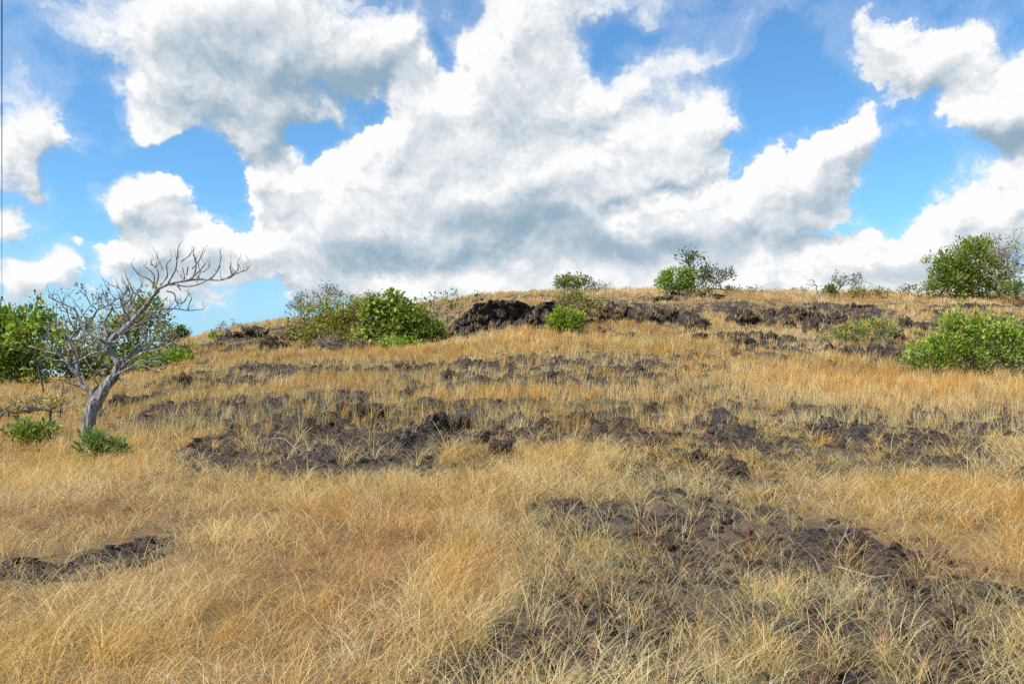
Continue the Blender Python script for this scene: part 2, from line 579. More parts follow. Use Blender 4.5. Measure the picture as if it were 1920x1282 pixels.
def ground_y(px, row):
    """distance at which the ground of this photo column shows at this photo row"""
    X = (px - 960.0) / F * _YS
    rows = HOR - F * (zbase(X, _YS) - EYE) / _YS
    rmin = np.minimum.accumulate(rows)
    k = np.searchsorted(-rmin, -row)
    k = min(max(k, 1), len(_YS) - 1)
    if rmin[k] > row:
        return 72.0
    t = (rmin[k - 1] - row) / max(1e-6, rmin[k - 1] - rmin[k])
    return float(_YS[k - 1] + (_YS[k] - _YS[k - 1]) * min(max(t, 0), 1))


# bare rock, bleached mats and so on: patches on the ground (photo column, row, half sizes, strength)
ROCKY = [
    (560, 800, 200, 34, .8), (640, 860, 240, 46, 1.0), (480, 870, 150, 36, .75), (730, 790, 120, 34, .8), (860, 790, 100, 34, .8),
    (820, 890, 130, 36, .85), (700, 825, 110, 42, 1.0), (930, 822, 50, 28, .9), (600, 770, 130, 18, .6),
    (330, 745, 110, 26, .75), (260, 762, 60, 22, .8), (380, 702, 80, 16, .8), (460, 725, 90, 22, .6), (200, 752, 50, 14, .7), (420, 812, 110, 22, .7),
    (660, 697, 110, 15, .85), (760, 732, 90, 18, .8), (845, 705, 40, 14, .7), (640, 775, 80, 14, .7),
    (1090, 778, 90, 26, .75), (1260, 772, 90, 18, .8), (1340, 856, 100, 26, 1.0), (1270, 808, 90, 12, .7), (1180, 800, 120, 26, .5),
    (1000, 690, 180, 20, .6), (1230, 697, 120, 22, .75), (1050, 712, 70, 14, .7), (1380, 640, 110, 14, .75), (1500, 670, 90, 12, .6), (1640, 662, 70, 16, .8),
    (1600, 815, 260, 36, .6), (1850, 805, 120, 30, .8), (1560, 872, 190, 28, .7), (1740, 850, 120, 24, .6), (1450, 790, 90, 20, .5),
    (1650, 1085, 130, 50, 1.1), (1810, 1110, 120, 50, 1.0), (1720, 1175, 200, 34, .75), (1250, 1090, 120, 40, .85), (1100, 1140, 150, 44, .75),
    (1000, 1020, 100, 36, .8), (970, 1255, 110, 40, 1.05), (1320, 1150, 120, 44, .65), (1090, 1230, 120, 40, .65), (1420, 960, 120, 36, .55),
    (1100, 940, 100, 24, .6), (1600, 1010, 120, 28, .7), (1860, 1180, 90, 60, .7), (1430, 1080, 100, 34, .55), (1250, 910, 120, 22, .5), (1400, 905, 140, 24, .65),
    (245, 1032, 110, 30, 1.0), (60, 1090, 120, 34, .95), (140, 1062, 70, 22, .7), (1910, 1130, 60, 50, .7),
    (505, 640, 90, 22, 1.0), (560, 622, 90, 22, 1.0), (430, 640, 80, 12, .95), (370, 652, 60, 7, .9), (470, 622, 60, 8, .8), (420, 690, 120, 12, .55),
    (560, 750, 200, 16, .6), (900, 745, 160, 16, .6), (1150, 745, 160, 14, .6), (1000, 780, 120, 20, .6), (1700, 790, 160, 18, .6), (1430, 835, 120, 18, .7), (350, 850, 130, 26, .6), (960, 665, 160, 10, .5), (1130, 660, 140, 10, .5), (300, 790, 110, 20, .6), (520, 700, 70, 12, .6),
    (1240, 588, 130, 22, .95), (1450, 592, 120, 26, 1.0), (1600, 590, 130, 20, .85), (1420, 640, 130, 14, .9), (1640, 660, 90, 16, .9), (1750, 610, 70, 12, .6), (1290, 553, 80, 5, .6), (1840, 576, 90, 5, .7),
    (960, 605, 110, 14, .9), (1500, 640, 60, 10, .6),
]
MATTED = [  # trodden, lying straw
    (680, 1080, 230, 70, 1.0), (520, 985, 240, 40, .9), (110, 960, 200, 46, .9), (760, 960, 130, 30, .8), (250, 1180, 150, 40, .6), (700, 1190, 160, 40, .6), (330, 930, 120, 24, .6),
]
SPARSE = [  # short grey-green growth on thin soil
    (1420, 1220, 600, 250, .95), (1050, 1180, 170, 90, .85),
    (1300, 1010, 430, 110, .9), (1650, 850, 330, 60, .9), (1250, 890, 270, 46, .7), (450, 800, 170, 44, .7), (1150, 1160, 280, 80, .9), (1750, 1130, 240, 90, .8),
    (700, 850, 300, 70, .8), (1000, 700, 260, 34, .45), (1250, 740, 300, 40, .5), (330, 760, 140, 40, .5), (250, 1035, 120, 36, .7), (70, 1088, 130, 40, .7),
]
LUSH = [    # tall thick golden stands
    (850, 1130, 100, 120, 1.0), (1640, 720, 320, 50, 1.0), (600, 930, 200, 24, .9), (1050, 880, 110, 50, .8), (1450, 1110, 60, 70, .7), (880, 950, 110, 50, .8), (1850, 960, 130, 60, .8), (120, 1220, 180, 70, .9),
    (620, 725, 170, 14, .8), (950, 655, 250, 18, .8), (100, 890, 160, 40, .8), (440, 900, 90, 24, .6), (1400, 690, 90, 10, .6), (430, 1010, 90, 40, .7),
    (850, 655, 480, 18, .8), (1000, 746, 330, 9, .8), (1280, 660, 130, 14, .8), (400, 742, 90, 14, .7), (150, 860, 200, 40, .7), (440, 680, 140, 10, .6), (1170, 640, 90, 10, .6), (860, 855, 60, 26, .7), (1090, 850, 80, 24, .6),
    (1330, 600, 40, 14, .6), (700, 925, 240, 26, .8), (1480, 1255, 280, 26, .6), (1880, 740, 160, 40, .8),
]


PALE = [    # sun-bleached stands
    (140, 1210, 220, 80, 1.0), (600, 930, 200, 26, 1.0), (440, 1010, 110, 44, .9), (1450, 1110, 70, 80, 1.0), (760, 1190, 70, 60, .7), (1180, 960, 120, 40, .6), (1010, 900, 70, 40, .6), (60, 900, 90, 30, .6), (1700, 960, 120, 30, .5), (1480, 800, 200, 20, .5), (560, 690, 200, 12, .5), (340, 1090, 120, 40, .8),
]


def to_world(patches):
    out = []
    for (px, row, rx, ry, s) in patches:
        y = ground_y(px, row)
        y0, y1 = ground_y(px, row + ry), ground_y(px, row - ry)
        out.append(((px - 960) / F * y, y, rx / F * y, max(0.25, y1 - y), max(0.25, y - y0), s))
    return out


W_ROCKY, W_MATTED, W_SPARSE, W_LUSH, W_PALE = (to_world(p) for p in (ROCKY, MATTED, SPARSE, LUSH, PALE))


def field(patches, X, Y):
    """soft maximum of the patches, at ground points"""
    f = np.zeros_like(X)
    for (cx, cy, wx, fy, ny, s) in patches:
        dy = np.where(Y > cy, (Y - cy) / fy, (Y - cy) / ny)
        d = np.hypot((X - cx) / wx, dy)
        f = np.maximum(f, s * np.clip(1.35 - d, 0, 1))
    return f


def rockiness(X, Y):
    n = fbm(X * 0.9, Y * 0.55, 4, 3) - 0.5
    n2 = fbm(X * 2.6, Y * 1.7, 3, 9) - 0.5
    n3 = fbm(X * 5.5 + 3, Y * 3.6, 3, 13) - 0.5
    base = field(W_ROCKY, X * 1.0 + n * 0.8, Y + n2 * 1.2)
    band = sstep(Y, 11, 16) * (1 - 0.5 * sstep(Y, 36, 48)) * (1 - sstep(Y, 60, 72)) * sstep(X / np.maximum(Y, 1), -.52, -.40)
    base = np.maximum(base, 0.66 * band)
    base = np.maximum(base, 0.64 * np.minimum(field(W_SPARSE, X, Y), 1.0))
    base = base - 0.62 * np.clip(field(W_LUSH, X + n * .6, Y), 0, 1)
    return base * 1.0 + (n * 0.95 + n2 * 1.15 + n3 * 0.85) * (0.35 + 0.75 * sstep(base, 0.0, 0.3)) - 0.05


def zat(X, Y, rk=None):
    X, Y = np.asarray(X, float), np.asarray(Y, float)
    z = zbase(X, Y)
    near = 1 - sstep(np.hypot(X, Y), 90, 160)
    z = z + near * ((fbm(X * 0.22, Y * 0.22, 3, 21) - .5) * 0.34 + (fbm(X * 1.1, Y * 1.1, 3, 22) - .5) * 0.14)
    if rk is None:
        rk = rockiness(X, Y)
    bump = np.abs(fbm(X * 1.9, Y * 1.9, 4, 33) - .5) * 2
    lump = fbm(X * 0.8, Y * 1.1, 3, 35)
    crag = np.abs(fbm(X * 3.1 + 5, Y * 2.2, 4, 37, 0.6) - .5) * 2
    step_ = fbm(X * 0.9, Y * 0.7, 3, 39) * 5.0
    terr = (np.floor(step_) + sstep(step_ - np.floor(step_), 0.35, 0.62)) / 5.0
    hi = sstep(Y, 9, 16)
    z = z + near * sstep(rk, 0.2, 0.85) * (-0.06 + 0.10 * lump - 0.10 * bump + (0.10 + 0.52 * hi) * (terr - 0.33) - (0.08 + 0.14 * hi) * crag)
    return z


def z1(x, y):
    return float(zat(np.array([x]), np.array([y]))[0])


def gpos(px, row):
    y = ground_y(px, row)
    x = (px - 960) / F * y
    return Vector((x, y, z1(x, y)))


def at_depth(px, row, y):
    return Vector(((px - 960) / F * y, y, EYE + (HOR - row) / F * y))


def build_ground():
    az = np.concatenate([np.linspace(-180, -54, 40, endpoint=False), np.linspace(-54, 54, 760, endpoint=False), np.linspace(54, 180, 40, endpoint=False)])
    az = np.radians(az)
    r = np.concatenate([np.exp(np.linspace(math.log(0.9), math.log(5), 150, endpoint=False)), np.exp(np.linspace(math.log(5), math.log(52), 420, endpoint=False)), np.exp(np.linspace(math.log(52), math.log(100), 70, endpoint=False)), np.exp(np.linspace(math.log(100), math.log(5900), 40))])
    A, Rr = np.meshgrid(az, r, indexing='ij')
    X, Y = (Rr * np.sin(A)).ravel(), (Rr * np.cos(A)).ravel()
    rk = rockiness(X, Y)
    Z = zat(X, Y, rk)
    na, nr = len(az), len(r)
    V = np.stack([X, Y, Z], 1)
    V = np.vstack([V, [[0, 0, z1(0.01, 0.01)]]])
    i = np.arange(na)[:, None]
    j = np.arange(nr - 1)[None, :]
    i2 = (i + 1) % na
    q = np.stack([i * nr + j, i * nr + j + 1, i2 * nr + j + 1, i2 * nr + j], -1).reshape(-1, 4)[:, ::-1]
    c = len(V) - 1
    t = np.stack([np.arange(na) * nr, ((np.arange(na) + 1) % na) * nr, np.full(na, c)], 1)[:, ::-1]
    loops = np.concatenate([q.ravel(), t.ravel()])
    starts = np.concatenate([np.arange(len(q)) * 4, len(q) * 4 + np.arange(na) * 3])
    far = sstep(np.hypot(X, Y), 110, 260)
    me = mesh_np('ground', V, loops, starts, M_GROUND, True, None, {'rock': np.append(np.clip(rk, 0, 1), 0), 'thin': np.append(np.clip(field(W_SPARSE, X, Y), 0, 1), 0), 'far': np.append(far, 0)})
    o = link('ground', me)
    tag(o, kind='structure')
    # normals must face up
    if me.polygons[0].normal.z < 0:
        me.flip_normals()


build_ground()

# ================================================================== grass
def grass_mesh(name, P, yaw, lean, leandir, h, w, bend, col):
    """P roots; every blade is a tapered ribbon that curves over in its lean direction"""
    n = len(P)
    ts = np.array([0.0, 0.38, 0.72, 1.0])
    ws = np.array([1.0, 0.85, 0.6, 0.0])
    V = np.empty((n, 7, 3), np.float32)
    sx, sy = np.cos(yaw), np.sin(yaw)
    lx, ly = np.cos(leandir), np.sin(leandir)
    k = 0
    for t, ww in zip(ts, ws):
        ang = lean * (0.45 + bend * t)
        hor = h * t * np.sin(np.minimum(ang, 1.62))
        ver = h * t * np.cos(np.minimum(ang, 1.62))
        c = np.stack([P[:, 0] + lx * hor, P[:, 1] + ly * hor, P[:, 2] + ver], 1)
        if ww > 0:
            off = np.stack([sx, sy, np.zeros(n)], 1) * (w * ww * 0.5)[:, None]
            V[:, k] = c - off
            V[:, k + 1] = c + off
            k += 2
        else:
            V[:, k] = c
    base = (np.arange(n) * 7)[:, None]
    loops = (base + np.array([0, 1, 3, 2, 2, 3, 5, 4, 4, 5, 6])[None, :]).ravel()
    starts = ((np.arange(n) * 11)[:, None] + np.array([0, 4, 8])[None, :]).ravel()
    colv = np.repeat(col, 7, axis=0)
    return mesh_np(name, V.reshape(-1, 3), loops, starts, M_GRASS, True, colv)


STRAW = np.array([[0.72, 0.52, 0.235], [0.68, 0.44, 0.165], [0.62, 0.365, 0.12], [0.76, 0.62, 0.36], [0.52, 0.315, 0.14]])
GREYS = np.array([[0.60, 0.49, 0.29], [0.50, 0.40, 0.25], [0.42, 0.36, 0.15], [0.27, 0.27, 0.08], [0.66, 0.50, 0.25]])
BROWNS = np.array([[0.48, 0.28, 0.14], [0.50, 0.33, 0.15], [0.36, 0.20, 0.11], [0.56, 0.40, 0.20], [0.46, 0.30, 0.11]])


def build_grass(total, seed):
    g = np.random.default_rng(seed)
    # distances drawn so that far ground, which the eye sees foreshortened, stays closed
    y0, y1 = 1.6, 84.0
    p = 0.5
    u = g.random(total)
    Y = (y0 ** p + u * (y1 ** p - y0 ** p)) ** (1 / p)
    X = (g.random(total) * 2 - 1) * (0.82 * Y + 2.4)
    # gather into tussocks
    cell = 0.20 + 0.010 * Y
    jx, jy = g.normal(0, 1, total), g.normal(0, 1, total)
    ci, cj = np.floor(X / cell), np.floor(Y / cell)
    hx, hy = hash2(ci, cj, 1), hash2(ci, cj, 2)
    tuss = hash2(ci, cj, 3)
    gather = g.random(total) < 0.72
    X = np.where(gather, (ci + hx) * cell + jx * cell * 0.20, X)
    Y = np.where(gather, (cj + hy) * cell + jy * cell * 0.20, Y)
    ok = (Y > 1.3) & (Y < 86)
    X, Y, tuss, gather, ci, cj = (a[ok] for a in (X, Y, tuss, gather, ci, cj))
    rk = rockiness(X, Y)
    mat = np.clip(field(W_MATTED, X, Y) * 1.25, 0, 1)
    spa = np.clip(field(W_SPARSE, X, Y) * 1.15, 0, 1)
    lush = np.clip(field(W_LUSH, X, Y) * 1.2, 0, 1)
    pn = fbm(X * 0.35, Y * 0.28, 3, 51)
    bare = sstep(rk, 0.33, 0.52)
    farw = sstep(Y, 11, 24)
    keep = 1 - bare * (0.80 - 0.08 * farw)
    keep *= 1 - (0.42 + 0.10 * farw) * spa * (1 - lush)
    keep *= 1 - 0.28 * farw * (1 - lush)
    big = hash2(np.floor(X * 1.6), np.floor(Y * 1.1), 91)
    keep *= 0.75 + 0.5 * big
    keep *= 0.42 + 0.80 * sstep(pn, 0.34, 0.60) + 0.55 * lush
    ok = g.random(len(X)) < keep
    X, Y, tuss, gather, ci, cj, rk, mat, spa, lush, pn, bare = (a[ok] for a in (X, Y, tuss, gather, ci, cj, rk, mat, spa, lush, pn, bare))
    n = len(X)
    Zr = zat(X, Y, rk)
    # bigger single tussocks of pale straw
    nt = 1500
    cy = (2.2 ** p + g.random(nt) * (48.0 ** p - 2.2 ** p)) ** (1 / p)
    cx = (g.random(nt) * 2 - 1) * (0.80 * cy + 0.8)
    cr = rockiness(cx, cy)
    okc = (g.random(nt) < 0.55) | (cr > 0.2)
    cx, cy = cx[okc], cy[okc]
    per_ = 34
    sx_, sy_ = np.repeat(cx, per_), np.repeat(cy, per_)
    ra_, th_ = np.abs(g.normal(0, 0.07, len(sx_))), g.random(len(sx_)) * 6.283
    bx_, by_ = sx_ + ra_ * np.cos(th_), sy_ + ra_ * np.sin(th_)
    n_reg, n_tus = n, len(bx_)
    tuss_dir = th_
    X, Y, Zr = np.concatenate([X, bx_]), np.concatenate([Y, by_]), np.concatenate([Zr, zat(bx_, by_)])
    hs_ = np.repeat(g.random(len(cx)), per_)
    tuss, pn = np.concatenate([tuss, 0.5 + hs_ * .5]), np.concatenate([pn, 0.55 + 0.3 * hs_])
    ci, cj = np.concatenate([ci, np.floor(sx_ * 50)]), np.concatenate([cj, np.floor(sy_ * 50)])
    rk, bare, mat, spa, lush = (np.concatenate([a_, np.full(n_tus, v_)]) for a_, v_ in ((rk, 0.), (bare, 0.), (mat, 0.), (spa, 0.), (lush, .35)))
    n = len(X)
    if len(TUFTS):
        tX, tY, tZ = (np.concatenate(q) for q in zip(*TUFTS))
        m_ = len(tX)
        z0_, o0_ = np.zeros(m_), np.ones(m_)
        X, Y, Zr = np.concatenate([X, tX]), np.concatenate([Y, tY]), np.concatenate([Zr, tZ])
        tuss, pn = np.concatenate([tuss, g.random(m_)]), np.concatenate([pn, o0_ * .5])
        ci, cj = np.concatenate([ci, np.floor(tX * 4)]), np.concatenate([cj, np.floor(tZ * 4)])
        rk, bare, mat, spa, lush = (np.concatenate([a_, v_ * o0_]) for a_, v_ in ((rk, .3), (bare, .25), (mat, 0), (spa, .1), (lush, 0)))
        n = len(X)
    lowly = np.clip(np.maximum(mat, np.maximum(spa * 0.85, bare * 0.8)) * (1 - 0.8 * lush), 0, 1)
    farw = sstep(Y, 11, 24)
    # some blades of each region are lying, the rest stand
    lying = g.random(n) < (0.30 + 0.68 * mat * (1 - 0.6 * lush) + 0.36 * spa * (1 - lush)) * (1 - 0.80 * farw) * (1 - 0.5 * lush) * (1 - 0.6 * bare)
    h = (0.17 + 0.17 * g.random(n) ** 1.3 + 0.13 * tuss) * (0.70 + 0.55 * pn)
    h *= 1 - 0.50 * lowly * (~lying | (g.random(n) < 0.3)) * (g.random(n) > 0.16 + 0.40 * farw)
    h *= 1 - 0.22 * spa * (1 - farw)
    h *= 1 - 0.20 * farw * (1 - lush) * sstep(rk, 0.0, 0.35)
    h *= 1 + 0.42 * lush * (1 - 0.35 * farw)
    h *= 1 - 0.16 * (1 - sstep(Y, 6, 11))
    stalk = g.random(n) < 0.07 + 0.05 * farw
    h = np.where(stalk, h * 1.5, h)
    w = np.maximum(0.0028, 0.00043 * Y) * (0.65 + 0.7 * g.random(n))
    wind = (fbm(X * 0.21, Y * 0.21, 2, 61) - 0.5) * 7.0 - 0.15
    wind2 = (hash2(ci, cj, 7) - 0.5) * 3.6
    ld = wind + wind2 * np.where(Y < 25, 1.0, 0.6) + g.normal(0, 0.9, n)
    # tussocks open like fountains: the outer blades lean outwards
    out = np.arctan2(Y - (cj + hash2(ci, cj, 2)) * (0.20 + 0.010 * Y), X - (ci + hash2(ci, cj, 1)) * (0.20 + 0.010 * Y))
    ld = np.where((g.random(n) < 0.45) & (Y < 20), out + g.normal(0, 0.4, n), ld)
    ld[n_reg:n_reg + n_tus] = tuss_dir + g.normal(0, 0.35, n_tus)
    lying[n_reg:n_reg + n_tus] = False
    lean = np.abs(g.normal(0.42, 0.26, n)) + 0.50 * tuss * (Y < 16)
    lean = np.where(Y > 16, lean * 0.55, lean)
    lean = np.where(lying, 1.25 + 0.5 * g.random(n), lean)
    bend = np.where(lying, 0.35, 0.75 + 0.5 * g.random(n))
    ld = np.where(lying, g.random(n) * 6.283 * 0.5 + wind + 1.2 * g.normal(0, 1, n), ld)
    yaw = g.random(n) * 3.1416
    # colour: straw of several ages by tussock and by blade
    pick = (hash2(ci, cj, 12) * 2.2 + g.random(n) * 2.0 + pn * 1.4).astype(int) % 5
    col = STRAW[pick]
    gp = g.integers(0, 5, n)
    grey = g.random(n) < np.clip(0.85 * np.maximum(spa, bare) * (1 - lush) + 0.06, 0, 1)
    col = np.where(grey[:, None], GREYS[gp], col)
    brown = g.random(n) < 0.88 * mat * (1 - lush)
    col = np.where(brown[:, None], BROWNS[gp] * np.array([1.02, .96, 1.0]), col)
    pale = np.clip(field(W_PALE, X, Y) * 1.2 + 0.9 * sstep(fbm(X * 0.7 + 4, Y * 0.5, 3, 75), 0.55, 0.7), 0, 1)
    isp = g.random(n) < 0.50 * pale
    col = np.where(isp[:, None], np.array([0.76, 0.58, 0.27]) * (0.85 + 0.3 * hash2(ci, cj, 44))[:, None], col)
    warm = np.maximum(sstep(fbm(X * 0.5, Y * 0.4, 3, 71), 0.42, 0.66), 0.85 * lush) * (1 - 0.65 * pale)
    col = col * (1 - warm * np.array([0.0, 0.10, 0.33])[:, None]).T
    col = col * (0.82 + 0.36 * g.random((n, 1)))
    Z = Zr + np.where(lying, 0.02 + 0.10 * g.random(n) * (1 - bare), -0.01)
    P = np.stack([X, Y, Z], 1)
    return grass_mesh('dry_grass', P, yaw, lean, ld, h, w, bend, col), n


# ================================================================== laterite outcrops
def rock_mesh(name, hw, hd, hh, seed, sub=4, rough=1.0, flat=0.55):
    """lumpy half-buried block; half width, half depth, height above its foot"""
    bm = bmesh.new()
    bmesh.ops.create_icosphere(bm, subdivisions=sub, radius=1.0)
    off = Vector((seed * 3.17 % 97, seed * 7.31 % 89, seed * 1.93 % 83))
    ks = 2.2 / max(hw, hh, 0.3)
    for v in bm.verts:
        p = v.co.copy()
        # squarer than a ball, with a flattish broken top and a steep front
        e = 0.62
        q = Vector([math.copysign(abs(c) ** e, c) for c in p])
        q *= 0.92
        if q.z > 0:
            q.z *= 1 - flat * 0.25 * (1 - abs(q.x))
        w = Vector((q.x * hw, q.y * hd, q.z * hh))
        n1 = mnoise.fractal(w * ks * 0.55 + off, 0.9, 2.1, 3)
        n2 = mnoise.fractal(w * ks * 1.7 + off * 1.3, 0.75, 2.2, 5)
        n3 = abs(mnoise.noise(Vector((w.x * ks * 2.4, w.y * ks * 2.4, w.z * ks * 0.7)) + off))
        vd = mnoise.voronoi(w * ks * 1.15 + off)[0]
        crack = max(0.0, 0.20 - (vd[1] - vd[0])) * 5
        d = Vector((p.x * hw, p.y * hd, p.z * hh)).normalized()
        amp = min(hw, hh, hd)
        w += d * amp * rough * (0.40 * n1 + 0.30 * n2 - 0.34 * n3 - 0.26 * crack)
        # outline of the top sinks unevenly from side to side
        w.z *= 0.80 + 0.34 * mnoise.noise(Vector((w.x * ks * 0.8, 0.3, 5.0)) + off)
        v.co = w
    me = bpy.data.meshes.new(name)
    bm.to_mesh(me)
    bm.free()
    me.polygons.foreach_set('use_smooth', np.ones(len(me.polygons), bool))
    me.materials.append(M_ROCK)
    return me


TUFTS = []


def root_tufts(o, per_m2, g):
    """roots of dry stalks in the cracks of a rock, mostly on the side that faces downhill"""
    me = o.data
    n = len(me.vertices)
    co, no = np.empty(n * 3, np.float32), np.empty(n * 3, np.float32)
    me.vertices.foreach_get('co', co)
    me.vertices.foreach_get('normal', no)
    co, no = co.reshape(-1, 3), no.reshape(-1, 3)
    mw = np.array(o.rotation_euler.to_matrix())
    co, no = co @ mw.T + np.array(o.location), no @ mw.T
    area = sum(f.area for f in me.polygons) * 0.4
    ok = np.where((no[:, 1] < 0.45) & (no[:, 2] > -0.35) & (co[:, 2] > zbase(co[:, 0], co[:, 1]) - 0.15))[0]
    if not len(ok):
        return
    k = ok[g.integers(0, len(ok), int(area * per_m2) + 6)]
    nc = max(3, len(k) // 7)
    cen = co[ok[g.integers(0, len(ok), nc)]]
    q = cen[g.integers(0, nc, len(k))]
    near_ = np.where(g.random(len(k)) < .5, 1, 0)[:, None]
    P = co[k] * (1 - near_) + near_ * (q + g.normal(0, .05, q.shape))
    TUFTS.append((P[:, 0].astype(float), P[:, 1].astype(float) - 0.02, P[:, 2].astype(float) - 0.04))


_gt = np.random.default_rng(77)
ORD = ['first', 'second', 'third', 'fourth', 'fifth', 'sixth', 'seventh', 'eighth', 'ninth', 'tenth', 'eleventh', 'twelfth', 'thirteenth', 'fourteenth']
ROWS = [
    ('low dark slab', 'on the crest under the dark airy tree', [(1223, 1276, 546, 564), (1280, 1330, 544, 558), (1325, 1360, 547, 560)]),
    ('craggy dark block', 'in the ledge right of the front bush', [(1120, 1182, 564, 600), (1189, 1240, 566, 607), (1232, 1276, 570, 607), (1283, 1331, 578, 622)]),
    ('small dark rock', 'in the grass under the front ledge', [(1120, 1156, 610, 623), (1153, 1196, 617, 632)]),
    ('dark craggy block', 'in the long ledge high on the right', [(1381, 1442, 570, 610), (1436, 1470, 569, 596), (1455, 1495, 590, 617), (1475, 1527, 567, 604), (1515, 1545, 593, 625), (1547, 1592, 582, 608), (1612, 1634, 585, 600)]),
    ('little dark knob', 'just under the skyline on the right', [(1540, 1562, 565, 573), (1590, 1615, 570, 580), (1620, 1640, 570, 580), (1752, 1772, 580, 589), (1797, 1850, 570, 581), (1857, 1902, 570, 581), (1908, 1945, 560, 574)]),
    ('dark rounded block', 'between pale shrub and bright green bush', [(1660, 1699, 607, 637), (1695, 1737, 595, 616), (1737, 1767, 600, 622)]),
    ('dark rugged rock', 'in the row right of the reddish boulder', [(1300, 1336, 624, 641), (1359, 1384, 640, 653), (1367, 1399, 619, 638), (1384, 1420, 638, 653), (1402, 1432, 622, 643), (1438, 1462, 625, 641), (1460, 1496, 628, 644), (1502, 1528, 640, 651)]),
    ('dark block', 'in the row left of the bright bush', [(1412, 1462, 660, 675), (1467, 1489, 665, 679), (1557, 1602, 646, 669), (1608, 1650, 655, 679), (1640, 1676, 647, 672), (1675, 1695, 655, 679)]),
    ('low dark rock', 'in the broken band across mid slope', [(906, 931, 690, 706), (985, 1030, 632, 643), (1019, 1069, 698, 715), (1026, 1048, 650, 659), (1030, 1075, 713, 731), (1044, 1088, 674, 687), (1078, 1118, 720, 737), (1150, 1186, 748, 759), (1172, 1201, 707, 721), (1175, 1217, 679, 703), (1256, 1282, 687, 706), (1278, 1304, 680, 696), (1345, 1373, 671, 684)]),
    ('dark lump', 'in the row below the bush thicket', [(570, 600, 701, 715), (598, 622, 695, 713), (629, 647, 701, 715), (650, 678, 698, 710), (680, 709, 683, 705), (708, 733, 680, 704), (733, 765, 678, 697)]),
    ('dark ridge block', 'of the oblique ridge left of centre', [(722, 754, 725, 748), (750, 805, 717, 745), (828, 863, 691, 716)]),
    ('dark grey crag', 'around the large bare rock patch', [(630, 672, 764, 795), (668, 720, 762, 793), (747, 770, 803, 828), (790, 832, 766, 815), (835, 874, 760, 808), (898, 921, 790, 825), (919, 958, 806, 846)]),
    ('broken dark boulder', 'in the cluster just right of centre', [(1012, 1054, 771, 800), (1055, 1104, 762, 794), (1103, 1151, 768, 797), (1137, 1167, 816, 835), (1206, 1276, 757, 779), (1231, 1313, 801, 816), (1275, 1335, 760, 785), (1272, 1332, 828, 866), (1328, 1408, 840, 876), (1406, 1435, 846, 863)]),
    ('dark outcrop', 'on the slope behind the bare tree', [(148, 172, 735, 749), (205, 262, 744, 766), (262, 312, 735, 758), (310, 382, 697, 722)]),
    ('dark ribbed outcrop', 'on the shoulder left of the thicket', [(372, 415, 642, 656), (408, 452, 622, 640), (446, 498, 606, 636), (484, 532, 622, 656), (522, 580, 600, 642)]),
    ('black pitted stone', 'along the bottom foreground', [(868, 936, 1256, 1300), (985, 1040, 1236, 1275), (1850, 1925, 1075, 1120)]),
]
GRP = 'laterite outcrops on the slope'
seed = 1
for kind_, where_, boxes in ROWS:
    boxes = sorted(boxes)
    for k, (x0, x1, top, base) in enumerate(boxes):
        seed += 1
        foot = gpos((x0 + x1) / 2, base)
        s = foot.y / F
        hw, hh = (x1 - x0) / 2 * s * 1.16, (base - top) * s * (1.28 if foot.y > 32 else 1.06)
        hd = max(hw * 0.75, hh * 0.9)
        big = (x1 - x0) * (base - top)
        o = link('rock_outcrop', rock_mesh('rock_outcrop', hw, hd, hh, seed, 5 if big > 900 else 4), None,
                 (foot.x, foot.y + hd * 0.80, foot.z - 0.02))
        o.rotation_euler = (R(random.uniform(-4, 8)), R(random.uniform(-6, 6)), R(random.uniform(-16, 16)))
        root_tufts(o, 26, _gt)
        lab = f"{ORD[k]} {kind_} from the left {where_}"
        tag(o, lab, 'rock', GRP)

